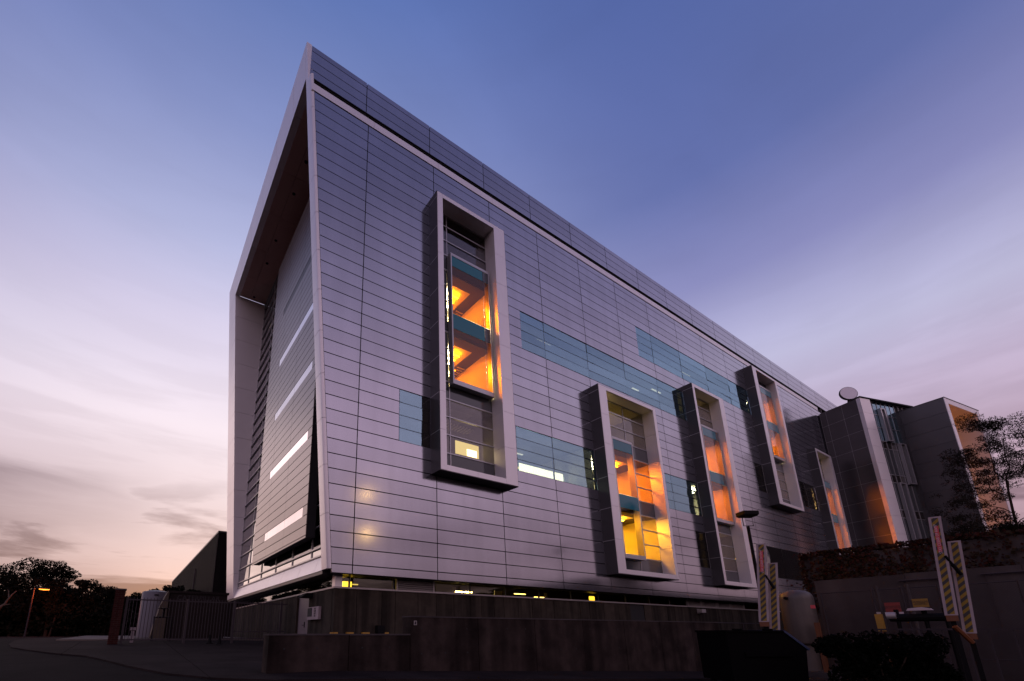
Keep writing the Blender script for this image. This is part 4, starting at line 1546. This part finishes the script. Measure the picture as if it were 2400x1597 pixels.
def leaves(pts, size, m, name, parent, origin=(0, 0, 0), kind='stuff', asp=.55, droop=.0, nrm=None, seed=1):
    """one leaf-sized quad (folded along its midrib) per point"""
    r = np.random.default_rng(seed)
    n = len(pts)
    pts = np.asarray(pts, float) - np.array(origin)
    d = r.normal(size=(n, 3))
    d[:, 2] -= droop
    d /= np.linalg.norm(d, axis=1)[:, None]
    u = r.normal(size=(n, 3)) if nrm is None else np.tile(np.array(nrm, float), (n, 1)) + r.normal(size=(n, 3)) * .45
    sv = np.cross(d, u)
    sv /= np.linalg.norm(sv, axis=1)[:, None] + 1e-9
    L_ = size * r.uniform(.6, 1.3, n)[:, None]
    W2 = L_ * asp * .5
    a = pts - d * L_ * .5
    b = pts + sv * W2
    c = pts + d * L_ * .5
    e = pts - sv * W2
    v = np.stack([a, b, c, e], 1).reshape(-1, 3)
    f = np.arange(4 * n).reshape(n, 4)
    me = bpy.data.meshes.new(name)
    me.from_pydata(v.tolist(), [], f.tolist())
    me.materials.append(MATS[m])
    o = bpy.data.objects.new(name, me)
    link(o, parent)
    if kind:
        o['kind'] = kind
    return o


def clump_pts(clumps, n, seed, shell=.55):
    """points inside a set of ellipsoid clumps (x, y, z, rx, ry, rz)"""
    r = np.random.default_rng(seed)
    cl_ = np.array(clumps, float)
    wt = cl_[:, 3] * cl_[:, 4] * cl_[:, 5]
    wt = wt ** .7
    k = r.choice(len(cl_), n, p=wt / wt.sum())
    d = r.normal(size=(n, 3))
    d /= np.linalg.norm(d, axis=1)[:, None]
    rad = r.uniform(shell ** 3, 1, n) ** (1 / 3)
    return cl_[k, :3] + d * rad[:, None] * cl_[k, 3:6]


# ivy: leaves and bare stems on the wall face
ip = []
for k in range(52):
    yc = random.uniform(-17, -6.6)
    zc = random.uniform(2.2, 4.8)
    for q in range(90):
        ip.append((23.93 - abs(random.gauss(0, .05)), yc + random.gauss(0, .55), min(zc + random.gauss(0, .33), 4.95)))
for k in range(1500):
    ip.append((23.95 + random.uniform(-.15, .35), random.uniform(-17, -6.3), 4.78 + abs(random.gauss(0, .09))))
for k in range(700):
    ip.append((23.95 + random.uniform(-.1, .3), -6.42 + random.gauss(0, .07), random.uniform(1.8, 4.8)))
half = len(ip) // 2
random.shuffle(ip)
leaves(ip[:half], .15, 'ivy_red', 'ivy_leaves', iw, OI, asp=.8, nrm=(-1, 0, 0), seed=3)
leaves(ip[half:], .15, 'ivy_green', 'ivy_leaves', iw, OI, asp=.8, nrm=(-1, 0, 0), seed=4)
sm = MB()
for k in range(60):
    y = random.uniform(-17, -6.8)
    zz = random.uniform(.5, 2.6)
    p = [(23.97, y, zz)]
    a = random.uniform(.5, 1.6) * random.choice((1, -1))
    for q in range(8):
        a += random.uniform(-.45, .45)
        y += math.cos(a) * .3 * (1 if a > 0 else -1)
        zz += abs(math.sin(a)) * .26
        if zz > 4.75 or y > -6.5:
            break
        p.append((23.97, y, zz))
    if len(p) > 2:
        sm.tube(p, [.018 * (1 - .6 * i / len(p)) for i in range(len(p))], 4, cap=False)
sm.build('ivy_stems', 'vine_stem', iw, OI, kind='stuff')


# ------------------------------------------------------------------ trees
def limb(m_, p0, p1, r0, r1, n=5, wob=.06, seed=0):
    r = random.Random(seed)
    p0, p1 = Vector(p0), Vector(p1)
    ln = (p1 - p0).length
    pts = []
    for i in range(n + 1):
        t = i / n
        p = p0.lerp(p1, t)
        if 0 < i < n:
            p += Vector((r.gauss(0, 1), r.gauss(0, 1), r.gauss(0, .4))) * ln * wob
        pts.append(p)
    m_.tube(pts, [r0 + (r1 - r0) * i / n for i in range(n + 1)], 7)
    return pts


def tree(name, label, base, crown_c, crown_r, n_clumps, n_leaves, leaf, lm, bark='bark', seed=1, group=None, trunk_r=.18, asp=.5, droop=.0, spread=.42, flat=.8):
    r = random.Random(seed)
    t = thing(name, label, 'tree', base, 0, group)
    clumps = []
    for k in range(n_clumps):
        while True:
            d = Vector((r.uniform(-1, 1), r.uniform(-1, 1), r.uniform(-1, 1)))
            if d.length < 1:
                break
        c = Vector(crown_c) + Vector((d.x * crown_r[0], d.y * crown_r[1], d.z * crown_r[2]))
        s = r.uniform(.6, 1.25) * spread * min(crown_r)
        clumps.append((c.x, c.y, c.z, s * r.uniform(.9, 1.5), s * r.uniform(.9, 1.5), s * flat))
    m_ = MB()
    fork = Vector(base).lerp(Vector(crown_c), .62)
    limb(m_, Vector(base) - Vector((0, 0, .2)), fork, trunk_r, trunk_r * .6, 6, .02, seed)
    for k, c in enumerate(clumps[:14]):
        limb(m_, fork if k % 2 else Vector(base).lerp(Vector(crown_c), .45 + .02 * k), c[:3], trunk_r * .38, trunk_r * .08, 5, .06, seed + k)
    m_.build('trunk', bark, t, base, smooth=True)
    leaves(clump_pts(clumps, n_leaves, seed), leaf, lm, 'crown', t, base, kind=None, asp=asp, droop=droop, seed=seed)
    return t


def at45(px, zz, d=45.0):
    """ground point d metres ahead of the camera, px metres to the right"""
    return Vector((CAMP.x + .5309 * d + .8474 * px, CAMP.y + .8474 * d - .5309 * px, zz))


LT = [  # lateral, depth, crown z, rx, rz, label
    (-39.3, 45, 6.6, 2.0, 1.75, 'tall round crowned dark tree at the left edge of the frame'),
    (-36.9, 46, 6.7, 1.55, 1.35, 'round crowned dark tree standing apart, second from the left edge'),
    (-35.0, 44, 4.7, 1.7, 1.2, 'dark tree with flat crown directly above the lit street lamp'),
    (-33.2, 46, 4.9, 1.8, 1.25, 'domed dark tree right of the street lamp'),
    (-31.0, 45, 4.2, 1.7, 1.2, 'lower dark tree on the falling tree line left of the brick pier'),
    (-29.2, 46, 3.8, 1.6, 1.1, 'small dark tree just left of the brick pier'),
    (-27.0, 47, 4.0, 1.2, 1.0, 'small dark tree just right of the brick pier'),
    (-24.7, 46, 4.45, 1.3, 1.0, 'dark tree rising behind the white tank'),
    (-22.7, 47, 4.2, 1.3, .9, 'small dark tree between the white tank and the warehouse'),
    (-41.5, 44, 5.2, 2.2, 2.0, 'dark tree cut by the left edge of the frame'),
]
for k, (px, d, zc, rx, rz, lab) in enumerate(LT):
    b_ = at45(px, .3, d)
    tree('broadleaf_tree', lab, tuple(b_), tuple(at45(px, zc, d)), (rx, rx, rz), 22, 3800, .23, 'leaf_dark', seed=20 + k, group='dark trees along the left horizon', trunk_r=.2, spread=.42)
# undergrowth under those trees
up_ = []
for k in range(300):
    px = random.uniform(-46, -21)
    d = random.uniform(43.2, 51)
    c = at45(px, 0, d)
    top = 5.4 - 2.3 * min(max((px + 37) / 10, 0), 1)
    up_.append((c.x, c.y, random.uniform(.4, top - .5), random.uniform(.9, 1.5), random.uniform(.9, 1.5), random.uniform(.6, 1.0)))
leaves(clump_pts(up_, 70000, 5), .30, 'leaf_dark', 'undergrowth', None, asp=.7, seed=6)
bpy.data.objects['undergrowth']['label'] = 'dense dark undergrowth filling the space below the left trees'
fb = MB()
a, b_, c, d = at45(-46, 0, 53), at45(-19.5, 0, 53), at45(-19.5, 0, 80), at45(-70, 0, 80)
fb.add([(a.x, a.y, -.2), (b_.x, b_.y, -.2), (c.x, c.y, -.2), (d.x, d.y, -.2), (a.x, a.y, 4.6), (b_.x, b_.y, 2.0), (c.x, c.y, 2.5), (d.x, d.y, 5.0)],
       [(0, 1, 5, 4), (1, 2, 6, 5), (2, 3, 7, 6), (3, 0, 4, 7), (4, 5, 6, 7)])
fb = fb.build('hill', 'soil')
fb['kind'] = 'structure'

# street lamp, lit
sl_ = thing('street_lamp', 'lit orange street lamp on a thin pole below the left trees', 'street lamp', tuple(at45(-33.9, .3, 40.4)))
OL = tuple(at45(-33.9, .3, 40.4))
b_ = at45(-33.9, .3, 40.4)
h_ = at45(-33.6, 4.74, 40.4)
e1 = at45(-32.55, 4.66, 40.4)
MB().tube([b_, (b_.x, b_.y, 4.70), h_], [.07, .05, .04], 8).build('pole', 'fence_metal', sl_, OL, smooth=True)
MB().tube([h_, h_.lerp(e1, .3), e1], [.05, .09, .06], 8).build('lamp_head', 'black_steel', sl_, OL)
m_ = MB().tube([h_.lerp(e1, .12) - Vector((0, 0, .10)), h_.lerp(e1, .5) - Vector((0, 0, .12)), h_.lerp(e1, .98) - Vector((0, 0, .10))], [.035, .055, .035], 8)
m_.build('lamp_lens', 'lamp_orange', sl_, OL)
pd = bpy.data.lights.new('lamp_light', 'POINT')
pd.energy = 220
pd.color = (1.0, .13, .02)
pd.shadow_soft_size = .15
po = bpy.data.objects.new('lamp_light', pd)
link(po, sl_)
po.location = h_.lerp(e1, .5) - Vector((0, 0, .35)) - Vector(OL)
# pale trunks catching its light
pt_ = thing('bare_tree', 'pale slanting bare tree trunk lit red by the street lamp at the left edge', 'tree', tuple(at45(-38.27, 0.34, 40.6)))
OB_ = tuple(at45(-38.27, 0.34, 40.6))
m_ = MB()
limb(m_, at45(-38.27, 0.25, 40.6), at45(-36.76, 3.06, 40.6), .16, .12, 5, .02, 1)
limb(m_, at45(-36.76, 3.06, 40.6), at45(-35.62, 4.47, 40.6), .11, .04, 5, .03, 2)
limb(m_, at45(-36.57, 3.24, 40.6), at45(-35.90, 3.34, 40.6), .05, .02, 4, .04, 3)
limb(m_, at45(-36.18, 3.91, 40.6), at45(-36.37, 4.57, 40.6), .05, .02, 4, .04, 4)
m_.build('trunk', 'pale_bark', pt_, OB_, smooth=True)
pt2 = thing('bare_tree', 'slender pale trunk curving up in the dark left of the brick pier', 'tree', tuple(at45(-33.9, .3, 43)))
OB_ = tuple(at45(-33.9, .3, 43))
m_ = MB()
m_.tube([at45(-33.9, .2, 43), at45(-33.7, 1.4, 43), at45(-33.6, 2.3, 43), at45(-33.2, 3.0, 43), at45(-32.8, 3.4, 43)], [.09, .08, .07, .05, .02], 7)
m_.build('trunk', 'bark', pt2, OB_, smooth=True)

# right-hand tree, shrubs on the bank
rt = thing('eucalyptus_tree', 'loose dark feathery tree at the right edge before the framed building end', 'tree', (37.43, -12.65, 4.30))
OR_ = (37.43, -12.65, 4.30)
m_ = MB()
limb(m_, (37.50, -12.46, 4.30), (37.69, -12.65, 9.09), .07, .055, 6, .012, 5)
limb(m_, (37.69, -12.65, 9.09), (37.30, -12.39, 12.21), .045, .012, 5, .03, 6)
limb(m_, (37.69, -12.65, 9.09), (38.60, -13.17, 12.99), .04, .012, 5, .03, 7)
limb(m_, (37.63, -12.59, 8.83), (35.87, -11.48, 10.91), .03, .010, 5, .04, 8)
limb(m_, (37.56, -12.52, 7.01), (39.38, -13.69, 8.31), .028, .010, 5, .05, 9)
limb(m_, (37.56, -12.52, 7.79), (35.61, -11.22, 9.09), .028, .010, 5, .05, 10)
limb(m_, (37.69, -12.65, 10.13), (39.77, -13.95, 11.69), .028, .010, 5, .05, 11)
m_.build('trunk', 'bark', rt, OR_, smooth=True)
RC = [(37.56, -12.52, 13.38, 0.98, 0.98, 0.59), (38.47, -13.04, 13.38, 0.91, 0.91, 0.65), (39.25, -13.56, 12.99, 0.91, 0.91, 0.59), (38.08, -12.78, 12.41, 0.78, 0.78, 0.45), (39.38, -13.69, 11.95, 1.04, 1.04, 0.65), (37.17, -12.26, 11.56, 0.85, 0.85, 0.52),
      (36.39, -11.74, 11.69, 0.65, 0.65, 0.45), (35.87, -11.48, 11.11, 0.85, 0.85, 0.49), (36.78, -12.00, 10.91, 0.91, 0.91, 0.39), (38.08, -12.78, 11.30, 0.65, 0.65, 0.52), (38.99, -13.43, 10.91, 0.98, 0.98, 0.59), (35.48, -11.22, 10.52, 0.59, 0.59, 0.39), (36.26, -11.61, 10.13, 0.78, 0.78, 0.39),
      (37.30, -12.39, 10.13, 0.65, 0.65, 0.39), (38.34, -12.91, 10.00, 0.72, 0.72, 0.45), (39.77, -13.95, 10.26, 0.78, 0.78, 0.65), (35.61, -11.22, 9.35, 0.72, 0.72, 0.39), (36.65, -12.00, 9.22, 0.65, 0.65, 0.39), (34.96, -10.90, 9.80, 0.39, 0.39, 0.33), (37.17, -12.26, 8.44, 0.65, 0.65, 0.39),
      (36.00, -11.61, 8.31, 0.65, 0.65, 0.39), (34.70, -10.83, 8.31, 0.65, 0.65, 0.33), (35.09, -10.96, 7.53, 0.72, 0.72, 0.45), (36.13, -11.61, 7.53, 0.65, 0.65, 0.39), (34.18, -10.44, 7.66, 0.52, 0.52, 0.39), (39.25, -13.56, 8.05, 0.65, 0.65, 0.33)]
r = random.Random(77)
RC2 = []
for c in RC:
    for q in range(6):        # each branch end breaks into a few tight sprays
        k = .55 * r.uniform(.7, 1.3)
        RC2.append((c[0] + r.gauss(0, .55) * c[3], c[1] + r.gauss(0, .55) * c[4], c[2] + r.gauss(0, .6) * c[5], c[3] * k, c[4] * k, c[5] * k))
leaves(clump_pts(RC2, 22000, 11, 0), .14, 'leaf_olive', 'crown', rt, OR_, kind=None, asp=.26, droop=.7, seed=12)
SH = [((36.39, -12.00, 5.98), (1.69, 1.69, 1.04), 'wide dark shrub at the foot of the feathery tree'), ((38.99, -13.69, 6.63), (1.95, 1.95, 1.43), 'dark shrub at the right edge on top of the ivy wall'),
      ((34.57, -10.70, 6.11), (1.04, 1.04, 0.78), 'small dark shrub on the ivy wall right of the wing glass front'), ((41.07, -14.99, 7.02), (1.95, 1.95, 1.56), 'tall dark shrub behind the right edge shrub')]
for k, (c, rr, lab) in enumerate(SH):
    t = thing('shrub', lab, 'shrub', (c[0], c[1], 4.4), 0, 'shrubs along the top of the ivy wall')
    cl_ = []
    r = random.Random(40 + k)
    for q in range(26):
        cl_.append((c[0] + r.uniform(-1, 1) * rr[0], c[1] + r.uniform(-1, 1) * rr[1], c[2] + r.uniform(-1.3, .9) * rr[2], .55, .55, .38))
    leaves(clump_pts(cl_, 8000, 50 + k, .1), .13, 'leaf_olive' if k else 'leaf_dark', 'foliage', t, (c[0], c[1], 4.4), kind=None, asp=.45, seed=60 + k)
    m_ = MB()
    for q in range(5):
        limb(m_, (c[0], c[1], 4.3), cl_[q][:3], .04, .012, 4, .05, 70 + q)
    m_.build('stems', 'bark', t, (c[0], c[1], 4.4))

# dumpster and dark bush near the road on the right
ds = thing('dumpster', 'dark dumpster with sloping blue lid at the roadside', 'dumpster', (8.5, -9.75, -.45), R(-32))
gzd = -.45
MB().polyY([(-.98, .12), (.92, .12), (1.02, .92), (.52, 1.36), (-1.0, 1.36)], -.65, .65).build('bin_body', 'bin_black', ds)
m_ = MB()
m_.hexa([(.50, -.68, 1.37), (1.06, -.68, .90), (1.06, .68, .90), (.50, .68, 1.37)], [(.52, -.68, 1.42), (1.10, -.68, .94), (1.10, .68, .94), (.52, .68, 1.42)])
m_.build('lid', 'blue_paint', ds)
m_ = MB()
m_.box(-1.02, .50, -.68, .68, 1.362, 1.41)
m_.build('lid', 'bin_black', ds)
m_ = MB()
for xx in (-.7, .1):
    m_.box(xx - .1, xx + .1, -.70, -.60, 1.41, 1.45)
m_.build('lid_hinge', 'bin_black', ds)
for xx in (-.8, .8):
    for yy in (-.5, .5):
        o = MB()
        o.tube([(xx, yy - .03, .07), (xx, yy + .03, .07)], .075, 12)
        o.build('wheel', 'hazard_black', ds)
m_ = MB()
m_.box(-.6, .6, -.70, -.652, .75, .87)
m_.build('lifting_pocket', 'bin_black', ds)
bush = thing('clipped_bush', 'low dark rounded bush at the roadside right of the dumpster', 'bush', (9.2, -12.4, -.5))
OBU = (9.2, -12.4, -.5)
cl_ = []
r = random.Random(5)
for q in range(40):
    t = r.uniform(0, 1)
    cl_.append((8.0 + 2.0 * t + r.uniform(-.3, .3), -11.65 - 1.3 * t + r.uniform(-.3, .3), r.uniform(-.4, .72), .3, .3, .24))
leaves(clump_pts(cl_, 15000, 8, .3), .085, 'leaf_black', 'foliage', bush, OBU, kind=None, asp=.6, seed=9)
m_ = MB()
for q in range(10):
    limb(m_, (9.0 + random.uniform(-.5, .5), -12.3, -.6), cl_[q][:3], .03, .01, 4, .05, q)
m_.build('stems', 'bark', bush, OBU)

# street trees across the road, seen mirrored in the low panes
for k, (x, y, h) in enumerate(((18, -40, 6.4), (25, -42, 7), (33, -44, 7), (41, -42, 6.6))):
    tree('street_tree', ['broad street tree across the road, seen only mirrored in the low panes', 'tall street tree across the road opposite the second window box', 'street tree across the road opposite the third window box',
                         'street tree across the road farthest along the building'][k],
         (x, y, -1.0), (x, y, h * .62), (3.3, 3.3, h * .32), 26, 4200, .38, 'leaf_dark', seed=90 + k, group='street trees across the road', trunk_r=.28, spread=.40)

# lit lamps across the road: what the two warm glows on the metal front are mirroring
for k, (x, y, zt_, lab) in enumerate(((13.5, -27, 15.0, 'tall lit mast lamp across the road, mirrored as the upper warm glow on the facade'),
                                      (12.25, -24, 9.9, 'shorter lit street lamp across the road, mirrored as the lower warm glow on the facade'))):
    t = thing('street_lamp', lab, 'street lamp', (x, y, -1), 0, 'street lamps across the road')
    O_ = (x, y, -1)
    MB().tube([(x, y, -1.2), (x, y, zt_), (x, y + .5, zt_ + .25), (x, y + 1.2, zt_ + .25)], [.12, .07, .06, .05], 10).build('pole', 'fence_metal', t, O_, smooth=True)
    MB().box(x - .22, x + .22, y + 1.0, y + 1.8, zt_ + .18, zt_ + .34).build('lamp_head', 'black_steel', t, O_)
    MB().lathe((x, y + 1.4), [(.02, zt_ - .06), (.16, zt_ - .02), (.24, zt_ + .10), (.24, zt_ + .175)], 20).build('lamp_lens', 'lamp_mast', t, O_, smooth=True)
